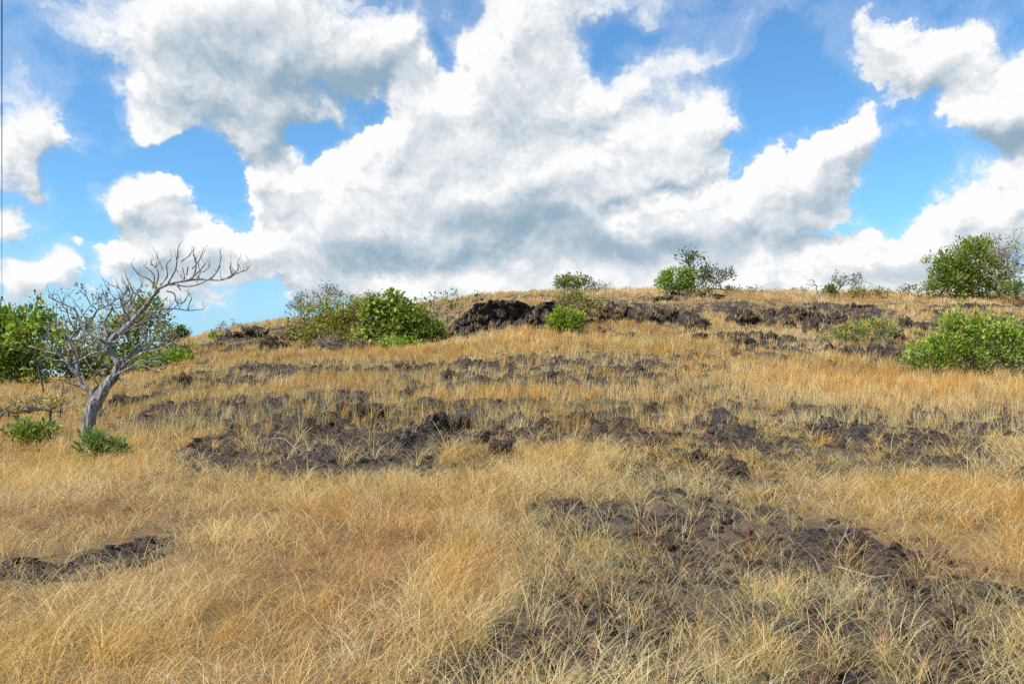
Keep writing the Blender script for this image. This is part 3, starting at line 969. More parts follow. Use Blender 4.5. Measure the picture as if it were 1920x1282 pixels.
# the long overhanging cliff under the crest
def cliff_mesh():
    nx, nz = 170, 60
    y = ground_y(950, 622)
    V = []
    xs = np.linspace(838, 1062, nx)
    for i, px in enumerate(xs):
        t = i / (nx - 1)
        top = np.interp(px, [838, 860, 880, 900, 925, 955, 985, 1005, 1020, 1040, 1062], [612, 592, 575, 566, 562, 562, 566, 568, 562, 562, 566])
        bot = np.interp(px, [838, 900, 1000, 1062], [624, 624, 621, 612])
        for j in range(nz):
            u = j / (nz - 1)                    # 0 foot of the face, 0.62 lip, 1 back on the hill
            if u <= 0.62:
                f = u / 0.62
                row = bot + 6 + (top - bot - 6) * f
                dy = 0.2 + 0.40 * math.sin(f * 3.0) ** 1.5 * np.interp(px, [838, 900, 960, 1010, 1062], [.2, .6, 1.0, .6, .3]) + 0.5 * f
            else:
                f = (u - 0.62) / 0.38
                row = top - 2.0 * f
                dy = 0.7 + 4.6 * f
            p = at_depth(px, row, y)
            w = Vector((p.x, p.y + dy, p.z))
            amp = 0.50 if u <= 0.70 else 0.30
            n = mnoise.fractal(Vector((w.x * 0.75, w.y * 0.5, w.z * 0.6)), 0.8, 2.1, 6)
            rib = abs(mnoise.noise(Vector((w.x * 1.1 + 4, 0.0, w.z * 0.25))))
            w.y += amp * (0.95 * n - 0.9 * rib + 0.35)
            vd = mnoise.voronoi(Vector((w.x * 1.3, w.y * 0.6, w.z * 1.3)))[0]
            w.y += 0.55 * max(0.0, 0.22 - (vd[1] - vd[0])) * 3 if u < 0.66 else 0.0
            w.z += 0.22 * mnoise.fractal(w * 1.1 + Vector((9, 2, 1)), 0.8, 2.0, 4) * (1 if u > 0.3 else 0.2)
            if u > 0.66:
                w.z = min(w.z, z1(w.x, w.y) + 0.30 * (1 - (u - .66) / .34) + 0.02) - 0.25 * max(0, (u - .8) / .2)
            V.append(w)
    q = []
    for i in range(nx - 1):
        for j in range(nz - 1):
            a = i * nz + j
            q.append((a, a + nz, a + nz + 1, a + 1))
    me = bpy.data.meshes.new('rock_cliff')
    me.from_pydata(V, [], q)
    me.polygons.foreach_set('use_smooth', np.ones(len(q), bool))
    me.materials.append(M_ROCK)
    me.update()
    return me


_cl = link('rock_cliff', cliff_mesh())
root_tufts(_cl, 30, _gt)
tag(_cl, 'long dark overhanging rock face under the crest, beside the front bush', 'cliff', GRP)

# crumbled rock lying on the bare ground
def gravel_mesh(n, g):
    p = 0.5
    Y = (2.0 ** p + g.random(n) * (45.0 ** p - 2.0 ** p)) ** (1 / p)
    X = (g.random(n) * 2 - 1) * (0.80 * Y + 1)
    rk = rockiness(X, Y)
    ok = rk > 0.26
    X, Y, rk = X[ok], Y[ok], rk[ok]
    n = len(X)
    t = (1 + 5 ** .5) / 2
    ico = np.array([(-1, t, 0), (1, t, 0), (-1, -t, 0), (1, -t, 0), (0, -1, t), (0, 1, t), (0, -1, -t), (0, 1, -t), (t, 0, -1), (t, 0, 1), (-t, 0, -1), (-t, 0, 1)]) / 1.9
    tri = np.array([(0, 11, 5), (0, 5, 1), (0, 1, 7), (0, 7, 10), (0, 10, 11), (1, 5, 9), (5, 11, 4), (11, 10, 2), (10, 7, 6), (7, 1, 8), (3, 9, 4), (3, 4, 2), (3, 2, 6), (3, 6, 8), (3, 8, 9), (4, 9, 5), (2, 4, 11), (6, 2, 10), (8, 6, 7), (9, 8, 1)])
    r = (0.012 + 0.05 * g.random(n) ** 3) * (1 + Y * 0.03)
    th = g.random(n) * 6.283
    V = ico[None] * (1 + 0.38 * g.normal(0, 1, (n, 12, 1))) * np.array([1, .8, .6])
    c, s_ = np.cos(th)[:, None], np.sin(th)[:, None]
    V = np.stack([V[..., 0] * c - V[..., 1] * s_, V[..., 0] * s_ + V[..., 1] * c, V[..., 2]], -1) * r[:, None, None]
    V += np.stack([X, Y, zat(X, Y, rk) + r * 0.2], 1)[:, None]
    loops = ((np.arange(n) * 12)[:, None] + tri.ravel()[None]).ravel()
    return mesh_np('gravel', V.reshape(-1, 3), loops, np.arange(n * 20) * 3, M_ROCK, False)


tag(link('gravel', gravel_mesh(16000, np.random.default_rng(5))), 'dark crumbled laterite gravel strewn over the bare rock patches', 'gravel', kind='stuff')

# loose stones
M_RED, _nb = mat_new('red_laterite')
_g = _nb.new('ShaderNodeNewGeometry')
_n1 = _nb.noise(_g.outputs['Position'], 12, 6, 0.65)
_b = _nb.new('ShaderNodeBsdfPrincipled')
_nb.put(_b.inputs['Base Color'], _nb.mix(_nb.step(_n1, .35, .65), (0.10, 0.045, 0.035), (0.26, 0.12, 0.075)))
_b.inputs['Roughness'].default_value = 0.92
_bp = _nb.new('ShaderNodeBump')
_bp.inputs['Distance'].default_value = 0.05
_nb.put(_bp.inputs['Height'], _n1)
_nb.put(_b.inputs['Normal'], _bp.outputs[0])
finish(_nb, _b.outputs[0])
STONES = [
    ((1270, 1298, 637, 651), 'smooth reddish brown boulder alone in golden grass below the crest'),
    ((1390, 1418, 967, 990), 'dark red stone lying at the upper edge of the right foreground'),
    ((1418, 1446, 1057, 1078), 'brick red stone lying in the middle of the right foreground'),
    ((1075, 1100, 1118, 1136), 'small rusty stone in thin grass right of the golden strip'),
    ((1100, 1130, 1200, 1222), 'rust red stone near the bottom, between black slabs'),
    ((1752, 1785, 1002, 1024), 'dark red stone in tall straw beyond the bleached twigs'),
    ((1825, 1862, 1030, 1050), 'flat reddish stone at the right edge, above the pitted slab'),
    ((1645, 1682, 1190, 1216), 'purple brown stone below the bare pitted slab'),
    ((1372, 1412, 834, 850), 'rusty broken stone on top of the flat mid slope slab'),
    ((1412, 1438, 900, 914), 'reddish stone in short grass below the flat slab'),
    ((1020, 1036, 795, 812), 'small orange red stone beside the central broken boulders'),
    ((225, 245, 935, 950), 'small rusty stone on trodden straw near the leafy tuft'),
]
for (x0, x1, top, base), lab in STONES:
    seed += 1
    foot = gpos((x0 + x1) / 2, base)
    s = foot.y / F
    hw, hh = (x1 - x0) / 2 * s, (base - top) * s
    me = rock_mesh('loose_stone', hw, hw * 0.8, hh * 0.75, seed, 3, 0.7, 0.2)
    me.materials.clear()
    me.materials.append(M_RED)
    o = link('loose_stone', me, None, (foot.x, foot.y + hw * 0.6, foot.z + hh * 0.18))
    o.rotation_euler = (R(random.uniform(-10, 10)), R(random.uniform(-10, 10)), R(random.uniform(0, 180)))
    tag(o, lab, 'stone', 'loose stones among the grass')


GRASS_N = 900000
_gm, _n = build_grass(GRASS_N, 3)
tag(link('dry_grass', _gm), 'dry golden and straw coloured grass covering the whole slope', 'grass', kind='stuff')


# ================================================================== woody plants
class Tubes:
    def __init__(self):
        self.v, self.l, self.s, self.n = [], [], [], 0

    def path(self, pts, rad, sides=6, rough=0.0, groove=0):
        """tapered tube through the points"""
        pts = [Vector(p) for p in pts]
        if len(pts) < 2:
            return
        up = Vector((0.3, -0.9, 0.2))
        prev = None
        base = len(self.v)
        for i, p in enumerate(pts):
            d = (pts[min(i + 1, len(pts) - 1)] - pts[max(i - 1, 0)])
            if d.length < 1e-7:
                d = Vector((0, 0, 1))
            d.normalize()
            a = (prev if prev is not None else up)
            a = a - d * a.dot(d)
            if a.length < 1e-4:
                a = d.orthogonal()
            a.normalize()
            prev = a
            b = d.cross(a)
            for k in range(sides):
                th = 2 * math.pi * k / sides
                r = rad[i]
                if groove:
                    r *= 1 + 0.20 * math.sin(groove * th + i * 0.45) + 0.26 * mnoise.noise(p * 5 + Vector((math.cos(th), math.sin(th), 0)) * 1.4)
                elif rough:
                    r *= 1 + rough * mnoise.noise(p * 9 + Vector((math.cos(th), math.sin(th), 0)))
                q = p + (a * math.cos(th) + b * math.sin(th)) * r
                self.v.append((q.x, q.y, q.z))
        for i in range(len(pts) - 1):
            for k in range(sides):
                k2 = (k + 1) % sides
                self.s.append(len(self.l))
                self.l += [base + i * sides + k, base + i * sides + k2, base + (i + 1) * sides + k2, base + (i + 1) * sides + k]
        self.s.append(len(self.l))
        self.l += [base + (len(pts) - 1) * sides + k for k in range(sides)]
        self.s.append(len(self.l))
        self.l += [base + k for k in reversed(range(sides))]

    def build(self, name, mat, parent=None):
        return link(name, mesh_np(name, np.array(self.v), self.l, self.s, mat), parent)


def smooth_path(pts, rad, sub=4):
    """Catmull-Rom through the points"""
    P = [Vector(p) for p in pts]
    out, ro = [], []
    for i in range(len(P) - 1):
        p0, p1, p2, p3 = P[max(i - 1, 0)], P[i], P[i + 1], P[min(i + 2, len(P) - 1)]
        for k in range(sub):
            t = k / sub
            out.append(0.5 * ((2 * p1) + (p2 - p0) * t + (2 * p0 - 5 * p1 + 4 * p2 - p3) * t * t + (3 * p1 - p0 - 3 * p2 + p3) * t ** 3))
            ro.append(rad[i] + (rad[i + 1] - rad[i]) * t)
    out.append(P[-1])
    ro.append(rad[-1])
    return out, ro


def leaf_mesh(name, C, N, T, L, Wd, col, parent, mat=None):
    """leaves: C base points, T along the leaf, N face normal; a folded diamond of five points"""
    n = len(C)
    B = np.cross(N, T)
    B /= np.linalg.norm(B, axis=1, keepdims=True) + 1e-9
    N2 = np.cross(T, B)
    L, Wd = L[:, None], Wd[:, None]
    V = np.stack([C,
                  C + T * L * 0.45 + B * Wd * 0.5 + N2 * Wd * 0.16,
                  C + T * L - N2 * L * 0.10,
                  C + T * L * 0.45 - B * Wd * 0.5 + N2 * Wd * 0.16,
                  C + T * L * 0.5], 1)
    base = (np.arange(n) * 5)[:, None]
    loops = (base + np.array([0, 1, 4, 1, 2, 4, 2, 3, 4, 3, 0, 4])[None, :]).ravel()
    starts = np.arange(n * 4) * 3
    me = mesh_np(name, V.reshape(-1, 3), loops, starts, mat or M_LEAF, False, np.repeat(col, 5, axis=0))
    return link(name, me, parent)


GREEN = {
    'bright': [(0.252, 0.372, 0.030), (0.336, 0.436, 0.041), (0.168, 0.269, 0.024), (0.404, 0.436, 0.062), (0.219, 0.320, 0.028)],
    'mid': [(0.143, 0.211, 0.030), (0.186, 0.256, 0.034), (0.101, 0.153, 0.024), (0.219, 0.256, 0.048)],
    'dark': [(0.075, 0.109, 0.024), (0.101, 0.141, 0.028), (0.126, 0.153, 0.041), (0.067, 0.089, 0.024)],
    'olive': [(0.319, 0.256, 0.041), (0.404, 0.307, 0.048), (0.235, 0.217, 0.041), (0.455, 0.307, 0.062), (0.202, 0.192, 0.041)],
    'grey': [(0.168, 0.147, 0.083), (0.235, 0.179, 0.117), (0.135, 0.128, 0.068), (0.285, 0.192, 0.123)],
    'yellow': [(0.706, 0.461, 0.041), (0.572, 0.409, 0.055), (0.336, 0.307, 0.041), (0.807, 0.487, 0.068)],
    'rust': [(0.269, 0.153, 0.068), (0.336, 0.167, 0.068), (0.202, 0.167, 0.055), (0.168, 0.153, 0.041)],
}


def skeleton(base_pts, lobes, n, g, crook=0.12, shell=0.5):
    """grow a branching skeleton from the base points to n tips scattered through the lobes (centre, radii, share)"""
    sh = np.array([l[2] for l in lobes], float)
    sh /= sh.sum()
    which = g.choice(len(lobes), n, p=sh)
    d = g.normal(0, 1, (n, 3))
    d /= np.linalg.norm(d, axis=1, keepdims=True)
    rr = g.random(n) ** (1 / 3) * (1 - shell) + shell * (0.75 + 0.35 * g.random(n))
    cen = np.array([l[0] for l in lobes])[which]
    rad = np.array([l[1] for l in lobes])[which]
    rr = rr * (1 + 0.38 * (g.random(n) < 0.13))
    tips = cen + d * rad * rr[:, None]
    b0 = np.array(base_pts[0])
    order = np.argsort(np.linalg.norm(tips - b0, axis=1))
    tips = tips[order]
    nodes = [np.array(b) for b in base_pts]
    par = [-1] + list(range(len(base_pts) - 1))
    dist = [0.0]
    for i in range(1, len(nodes)):
        dist.append(dist[-1] + np.linalg.norm(nodes[i] - nodes[i - 1]))
    tipidx = []
    scale = np.linalg.norm(tips[-1] - b0) + 1e-6
    for t in tips:
        N = np.array(nodes)
        dd = np.linalg.norm(N - t, axis=1) + 0.25 * np.array(dist)
        k = int(np.argmin(dd))
        ln = np.linalg.norm(nodes[k] - t)
        m = max(1, int(ln / (scale * 0.07)))
        prev = k
        for q in range(1, m + 1):
            f = q / m
            p = nodes[k] * (1 - f) + t * f
            p = p + np.array([0, 0, 1.0]) * ln * 0.10 * math.sin(f * math.pi)
            if q < m:
                p = p + g.normal(0, crook * ln / max(m, 2) * 1.2, 3)
            nodes.append(p)
            par.append(prev)
            dist.append(dist[prev] + np.linalg.norm(p - nodes[prev]))
            prev = len(nodes) - 1
        tipidx.append(prev)
    return np.array(nodes), par, tipidx


def add_wood(tb, nodes, par, r_tip, power=2.4, sides=5, rmax=9.0):
    n = len(nodes)
    a = np.zeros(n)
    kids = [[] for _ in range(n)]
    for i, p in enumerate(par):
        if p >= 0:
            kids[p].append(i)
    for i in range(n - 1, -1, -1):
        a[i] = sum(a[k] for k in kids[i]) if kids[i] else r_tip ** power
    r = np.minimum(a ** (1 / power), rmax)
    done = set()
    for i in range(n):
        if par[i] >= 0 and (par[i], i) not in done:
            chain, rad = [par[i], i], [min(r[par[i]], r[i] * 1.25), r[i]]
            cur = i
            done.add((par[i], i))
            while kids[cur]:
                nx = max(kids[cur], key=lambda k: r[k])
                if (cur, nx) in done:
                    break
                done.add((cur, nx))
                chain.append(nx)
                rad.append(r[nx])
                cur = nx
            tb.path([nodes[c] for c in chain], rad, sides if rad[0] > 3 * r_tip else 4, 0.15)
    return r


def leaves_at(nodes, par, tipidx, g, per, size, aspect, spread, palette, up=0.5, extra=True):
    C, T = [], []
    for t in tipidx:
        if g.random() < 0.13:
            continue
        p = nodes[t]
        d = p - nodes[par[t]]
        d = d / (np.linalg.norm(d) + 1e-9)
        k = max(1, int(g.poisson(per)))
        off = g.normal(0, 1, (k, 3))
        off /= np.linalg.norm(off, axis=1, keepdims=True)
        pos = p + off * spread * g.random((k, 1)) ** 0.5
        dirs = off * 0.8 + d * 0.6 + np.array([0, 0, up]) + g.normal(0, 0.35, (k, 3))
        C.append(pos)
        T.append(dirs)
    C, T = np.vstack(C), np.vstack(T)
    T /= np.linalg.norm(T, axis=1, keepdims=True)
    N = np.array([-0.25, -0.3, 0.8]) + g.normal(0, 0.6, T.shape)
    N /= np.linalg.norm(N, axis=1, keepdims=True)
    L = size * (0.6 + 0.7 * g.random(len(C)))
    pal = np.array(palette)
    col = pal[g.integers(0, len(pal), len(C))] * (0.8 + 0.4 * g.random((len(C), 1)))
    return C, N, T, L, L * aspect, col


def bush(name, cat, label, px, row, lobes, tips, per, leaf, palette, wood=None, aspect=0.5, spread=0.16, up=0.5, depth=None, r_tip=0.006, trunk=None,
         group=None, seed=0, crown='crown', branches='branches', squash=0.85, crook=0.12, shell=0.5, stems=1, rmax=9.0):
    """lobes in photo pixels: (column, row, half width, half height, share [, depth offset in m]); depth: distance in m, else where the ground shows"""
    g = np.random.default_rng(100 + seed)
    y = depth or ground_y(px, row)
    x = (px - 960) / F * y
    base = Vector((x, y, z1(x, y)))
    s = y / F
    root = bpy.data.objects.new(name, None)
    COL.objects.link(root)
    root.location = base
    root.empty_display_size = 0.2
    tag(root, label, cat, group)
    LB = []
    for lb in lobes:
        c = at_depth(lb[0], lb[1], y) - base
        c.y += lb[5] if len(lb) > 5 else 0.0
        LB.append((np.array(c), np.array([lb[2] * s, (lb[2] * 0.5 + lb[3] * 0.5) * s * squash, lb[3] * s]), lb[4]))
        for _ in range(3 if lb[4] >= 1 else 0):      # smaller clumps break the outline
            a_ = g.uniform(-0.4, 3.5)
            f_ = g.uniform(0.28, 0.5)
            LB.append((np.array(c) + np.array([math.cos(a_) * lb[2] * s * 0.95, g.uniform(-.5, .5) * lb[2] * s, math.sin(a_) * lb[3] * s * 0.95]), np.array([lb[2] * s * f_, lb[2] * s * f_, lb[3] * s * f_]), lb[4] * f_ * 0.55))
    LB.sort(key=lambda l: -l[1][0] * l[1][2])
    tb = Tubes()
    C_all = []
    lowest = min(LB, key=lambda l: l[0][2])
    xlo, xhi = min(l[0][0] - l[1][0] * .6 for l in LB), max(l[0][0] + l[1][0] * .6 for l in LB)
    for st in range(stems):
        if trunk:
            bp = [np.array(at_depth(a, b, y) - base) for a, b in trunk]
            bp[0] = np.array([bp[0][0], 0, -0.1])
        else:
            w = (xhi - xlo) / stems
            bx = (xlo + xhi) / 2 + (xhi - xlo) * 0.36 * (2 * (st + g.uniform(.2, .8)) / stems - 1) if stems > 1 else 0.0
            bp = [np.array([bx, g.uniform(-.3, .3) if stems > 1 else 0, -0.1]), np.array([bx * 1.1, 0, 0.10 * (1 + g.random())])]
        lob = LB if stems == 1 else [(l[0], l[1], l[2] * math.exp(-abs(l[0][0] - bp[0][0]) / (w * 1.0 + 1e-6)) + 1e-4) for l in LB]
        nodes, par, tip = skeleton(bp, lob, max(6, tips // stems), g, crook, shell)
        floor = np.array([z1(q[0] + base.x, q[1] + base.y) - base.z for q in nodes]) if len(nodes) < 900 else np.zeros(len(nodes))
        nodes[len(bp):, 2] = np.maximum(nodes[len(bp):, 2], floor[len(bp):] + 0.05)
        add_wood(tb, nodes, par, r_tip, rmax=rmax)
        if per > 0:
            C_all.append(leaves_at(nodes, par, tip, g, per * (1.7 if per > 4 else 1.3), leaf * 1.12, aspect, spread, palette, up))
    tb.build(branches, wood or M_BROWNBARK, root)
    if per > 0:
        arrs = [np.concatenate([c[k] for c in C_all]) for k in range(6)]
        leaf_mesh(crown, *arrs, root)
    return root


TG = 'bushes and trees on the slope'
B = bush
# ---- left edge, beyond the bare tree
B('leafy_bush', 'bush', 'tall bright green bush cut by the left edge, behind thorny branches', 5, 716,
  [(10, 660, 55, 55, 3), (-25, 640, 50, 60, 2), (45, 690, 40, 32, 1.5), (20, 615, 34, 22, 1)], 480, 9, .24, GREEN['bright'] + GREEN['mid'], depth=42, spread=.42, aspect=.55, seed=1, stems=3, group=TG, r_tip=.012)
B('broadleaf_sapling', 'sapling', 'slender sapling with large drooping leaves, left of the bare tree', 83, 748,
  [(74, 585, 14, 10, 1.4), (62, 628, 26, 26, 2.2), (88, 645, 26, 34, 2), (75, 690, 22, 18, .6)], 60, 6, .30, GREEN['mid'] + GREEN['bright'], depth=34, spread=.24, aspect=.6, up=-.15, seed=2, group=TG,
  trunk=[(83, 748), (79, 718), (72, 690), (62, 655), (56, 620), (66, 600), (73, 588)], r_tip=.010)
B('thicket_bush', 'bush', 'dense dark green bush seen through the bare tree', 235, 712,
  [(190, 650, 66, 58, 3), (260, 640, 60, 64, 3), (305, 675, 50, 38, 2), (215, 690, 110, 28, 2), (120, 690, 60, 28, 1.4), (235, 598, 46, 24, .5)], 400, 9, .24, GREEN['mid'] + GREEN['bright'][:1] + GREEN['olive'], depth=44, spread=.46, aspect=.5, seed=3, stems=4, group=TG, r_tip=.012)
B('low_bush', 'bush', 'low bright green bush at the right foot of the dark thicket', 325, 700,
  [(326, 680, 24, 20, 2), (300, 688, 30, 16, 1)], 100, 8, .20, GREEN['bright'], depth=41, spread=.34, seed=4, group=TG)
B('twiggy_tree', 'tree', 'grey twiggy half leafless tree behind the left limb of the bare tree', 148, 715,
  [(110, 600, 44, 40, 2), (160, 575, 46, 34, 2), (210, 600, 50, 40, 1.4), (80, 625, 30, 34, 1), (280, 610, 46, 34, 1), (160, 640, 60, 36, 1)], 280, 1.0, .18, GREEN['olive'] + GREEN['grey'] + GREEN['rust'], wood=M_GREYBARK, depth=40, spread=.3, seed=5, group=TG, crook=.30, r_tip=.014,
  trunk=[(148, 715), (146, 690), (140, 665), (128, 640)])
B('far_tree', 'tree', 'small round dark tree far behind, left of the hill shoulder', 338, 655,
  [(336, 632, 14, 11, 2), (350, 640, 10, 6, .6)], 60, 9, .30, GREEN['dark'] + GREEN['mid'], depth=78, spread=.45, seed=6, group=TG)
B('bare_shrub', 'shrub', 'thin leafless shrub on the skyline of the left shoulder', 425, 626,
  [(432, 613, 26, 8, 2), (415, 618, 16, 6, 1), (452, 608, 14, 5, .8)], 70, 1.6, .16, GREEN['grey'], wood=M_TWIG, depth=70, spread=.2, seed=7, group=TG, crook=.3, r_tip=.013)
B('green_tuft', 'shrub', 'tiny bright green tuft on the left shoulder', 403, 648, [(403, 637, 6, 9, 1)], 16, 8, .22, GREEN['bright'], depth=60, spread=.25, seed=8, group=TG)
# ---- thicket in the middle left
B('skyline_tree', 'tree', 'grey green small tree leaning left on the skyline above the thicket', 600, 610,
  [(610, 553, 22, 17, 2), (575, 566, 26, 16, 2), (560, 575, 20, 10, 1), (625, 565, 18, 18, 1)], 190, 2.6, .17, GREEN['grey'] + GREEN['dark'], wood=M_TWIG, depth=63, spread=.28, seed=9, group=TG, crook=.25, r_tip=.013, trunk=[(612, 622), (606, 596), (596, 578)])
B('silver_shrub', 'shrub', 'silvery leafless shrub fanning up to the right above the thicket', 668, 600,
  [(690, 556, 30, 10, 2), (660, 565, 24, 12, 1.4), (722, 553, 26, 9, 1.6), (640, 560, 16, 14, .8)], 130, .35, .14, GREEN['olive'], wood=M_GREYBARK, depth=60, spread=.2, seed=10, group=TG, crook=.28, r_tip=.016)
B('olive_bush', 'bush', 'wide yellow green bush on the left of the thicket', 630, 652,
  [(596, 602, 40, 28, 2), (640, 583, 40, 30, 2), (650, 622, 54, 34, 3), (600, 632, 44, 24, 1.6), (690, 603, 32, 34, 1.6), (560, 615, 26, 20, .7)], 480, 9, .16, GREEN['olive'] + GREEN['bright'][:2] + GREEN['yellow'][2:3], depth=47, spread=.40, seed=11, stems=4, group=TG)
B('broadleaf_bush', 'bush', 'dark green large leaved bush in the middle of the thicket', 735, 650,
  [(712, 594, 26, 28, 2), (748, 582, 20, 22, 1), (722, 628, 46, 26, 2), (768, 606, 26, 24, 1), (738, 556, 9, 12, .4), (700, 570, 12, 10, .4)], 260, 7, .28, GREEN['mid'] + GREEN['bright'] + GREEN['bright'][:3] + GREEN['olive'][:2], depth=46, spread=.40, aspect=.55, up=-.1, seed=12, stems=3, group=TG)
B('round_bush', 'bush', 'rounded mid green bush on the right of the thicket', 790, 645,
  [(788, 610, 30, 28, 2), (806, 622, 24, 20, 1), (772, 630, 26, 22, 1)], 240, 9, .17, GREEN['mid'] + GREEN['bright'][:1], depth=46, spread=.34, seed=13, stems=2, group=TG)
B('low_bush', 'bush', 'low pale green bush at the front foot of the thicket', 742, 658,
  [(735, 647, 26, 8, 2), (765, 645, 16, 8, 1)], 70, 8, .14, GREEN['bright'], depth=43.5, spread=.28, seed=14, group=TG)
B('low_bush', 'bush', 'low bright green bush below the leaning bare sapling', 832, 636, [(833, 626, 18, 9, 2), (848, 628, 8, 6, .6)], 55, 9, .15, GREEN['bright'], depth=47.5, spread=.28, seed=15, group=TG)
B('dry_brush', 'brush', 'dark heap of leafless brushwood under the olive bush', 640, 660,
  [(640, 645, 46, 12, 2), (610, 640, 26, 14, 1), (690, 648, 26, 10, 1)], 230, .25, .10, GREEN['rust'], wood=M_TWIG, depth=44.5, spread=.2, seed=16, group=TG, stems=4, crook=.4, r_tip=.012)
B('leaning_sapling', 'sapling', 'pale bare trunk leaning right over the dark cliff with sparse leaves', 812, 620,
  [(850, 560, 16, 12, 1), (820, 568, 26, 12, 1.4), (885, 558, 18, 9, 1), (840, 590, 30, 16, 1), (790, 565, 16, 8, .7)], 110, 2.0, .18, GREEN['mid'] + GREEN['dark'], wood=M_GREYBARK, depth=49, spread=.28, seed=17, group=TG, crook=.25, r_tip=.013,
  trunk=[(810, 616), (820, 609), (838, 600), (858, 587), (880, 575), (903, 562)], rmax=.11)
# ---- middle, front of the cliff and crest
B('front_bush', 'bush', 'bright green rounded bush standing before the right end of the cliff', 1064, 626,
  [(1062, 603, 24, 20, 3), (1045, 612, 15, 12, 1), (1082, 612, 14, 13, 1)], 190, 10, .14, GREEN['bright'], depth=45, spread=.26, seed=18, stems=2, group=TG)
B('twiggy_shrub', 'shrub', 'pale twiggy shrub with few green leaves rising behind the front bush', 1088, 612,
  [(1085, 575, 30, 22, 2), (1105, 580, 14, 18, 1), (1070, 560, 20, 14, 1)], 260, 4.2, .15, GREEN['bright'][:2] + GREEN['olive'][:2] + GREEN['grey'][:2], wood=M_TWIG, depth=48, spread=.26, seed=19, group=TG, crook=.25, r_tip=.010, stems=2)
B('crest_bush', 'bush', 'rounded green bush on the crest above the cliff end', 1072, 552,
  [(1068, 534, 24, 13, 3), (1055, 538, 14, 10, 1), (1085, 530, 14, 12, 1)], 170, 7, .19, GREEN['mid'] + GREEN['olive'][:2], depth=69, spread=.38, seed=20, group=TG, stems=2)
B('grey_shrub', 'shrub', 'small grey shrub on the crest right of the rounded crest bush', 1122, 550,
  [(1122, 540, 20, 9, 2), (1108, 538, 12, 8, 1), (1143, 545, 8, 4, .4)], 90, 2.6, .17, GREEN['grey'] + GREEN['dark'][:1], wood=M_TWIG, depth=70, spread=.3, seed=21, group=TG, crook=.25, r_tip=.012)
B('crest_bush', 'bush', 'bright green bush on the crest left of the dark airy tree', 1272, 548,
  [(1270, 525, 24, 20, 3), (1250, 536, 20, 10, 1), (1288, 530, 14, 18, 1), (1300, 541, 26, 6, 1)], 230, 9, .20, GREEN['bright'] + GREEN['mid'][:2], depth=66, spread=.38, seed=22, group=TG, stems=3)
B('airy_tree', 'tree', 'tall thin dark leaved tree with see-through top on the crest', 1303, 552,
  [(1285, 482, 16, 12, 1.4), (1305, 492, 16, 20, 1.6), (1312, 508, 16, 14, 1), (1278, 500, 14, 14, .8)], 110, 4, .22, GREEN['dark'] + GREEN['mid'][:1], depth=67, spread=.34, seed=23, group=TG, crook=.2, r_tip=.013, trunk=[(1303, 550), (1300, 530), (1296, 512)])
B('grey_bush', 'bush', 'grey green spreading bush right of the dark airy tree', 1342, 552,
  [(1340, 520, 22, 18, 2), (1325, 535, 20, 14, 1.4), (1358, 515, 16, 12, 1), (1372, 512, 7, 6, .4)], 200, 4, .19, GREEN['grey'] + GREEN['dark'], wood=M_TWIG, depth=67.5, spread=.34, seed=24, group=TG, crook=.22, r_tip=.012, stems=2)
B('crest_tuft', 'shrub', 'low dark shrub on the crest right of the grey bush', 1376, 550, [(1374, 544, 10, 5, 1)], 26, 6, .19, GREEN['mid'], depth=70, spread=.3, seed=25, group=TG)
B('crest_tuft', 'shrub', 'faint low shrub on the crest between grey bush and bare trees', 1418, 549, [(1416, 544, 14, 4, 1)], 26, 4, .17, GREEN['grey'] + GREEN['mid'], depth=72, spread=.3, seed=26, group=TG)
# ---- right part of the crest
B('crest_tuft', 'shrub', 'low scrubby shrub left of the small bare skyline tree', 1500, 552, [(1498, 545, 13, 5, 1)], 34, 3, .17, GREEN['grey'] + GREEN['mid'], wood=M_TWIG, depth=72, spread=.3, seed=27, group=TG)
B('bare_sapling', 'tree', 'small leafless forked tree alone on the right skyline', 1535, 552,
  [(1522, 531, 12, 8, 1), (1537, 534, 8, 7, .6)], 26, 0, .1, GREEN['grey'], wood=M_TWIG, depth=71, seed=28, group=TG, crook=.25, r_tip=.014, trunk=[(1536, 551), (1530, 540)])
B('windswept_tree', 'tree', 'windswept small tree streaming to the right on the skyline', 1568, 552,
  [(1600, 520, 20, 6, 1.4), (1590, 530, 26, 6, 1.2), (1620, 527, 18, 5, .8), (1570, 530, 10, 12, 1), (1612, 537, 24, 4, .5)], 130, 2.4, .17, GREEN['mid'] + GREEN['dark'], wood=M_TWIG, depth=70, spread=.24, seed=29, group=TG, crook=.2, r_tip=.012, trunk=[(1568, 552), (1574, 541), (1584, 528)])
B('low_bush', 'bush', 'low dark green clump at the foot of the windswept tree', 1555, 551, [(1556, 545, 11, 6, 1)], 40, 8, .19, GREEN['mid'], depth=68, spread=.3, seed=30, group=TG)
B('low_bush', 'bush', 'flat yellow green bush right of the windswept tree', 1627, 554, [(1622, 548, 34, 6, 2), (1650, 547, 18, 4, .6)], 100, 7, .15, GREEN['olive'], depth=67, spread=.3, seed=31, group=TG, stems=2)
B('crest_tuft', 'shrub', 'thin scrub left of the large skyline tree', 1715, 552, [(1712, 545, 18, 6, 1), (1690, 547, 14, 4, .5)], 56, 4, .18, GREEN['mid'] + GREEN['rust'], wood=M_TWIG, depth=71, spread=.34, seed=32, group=TG)
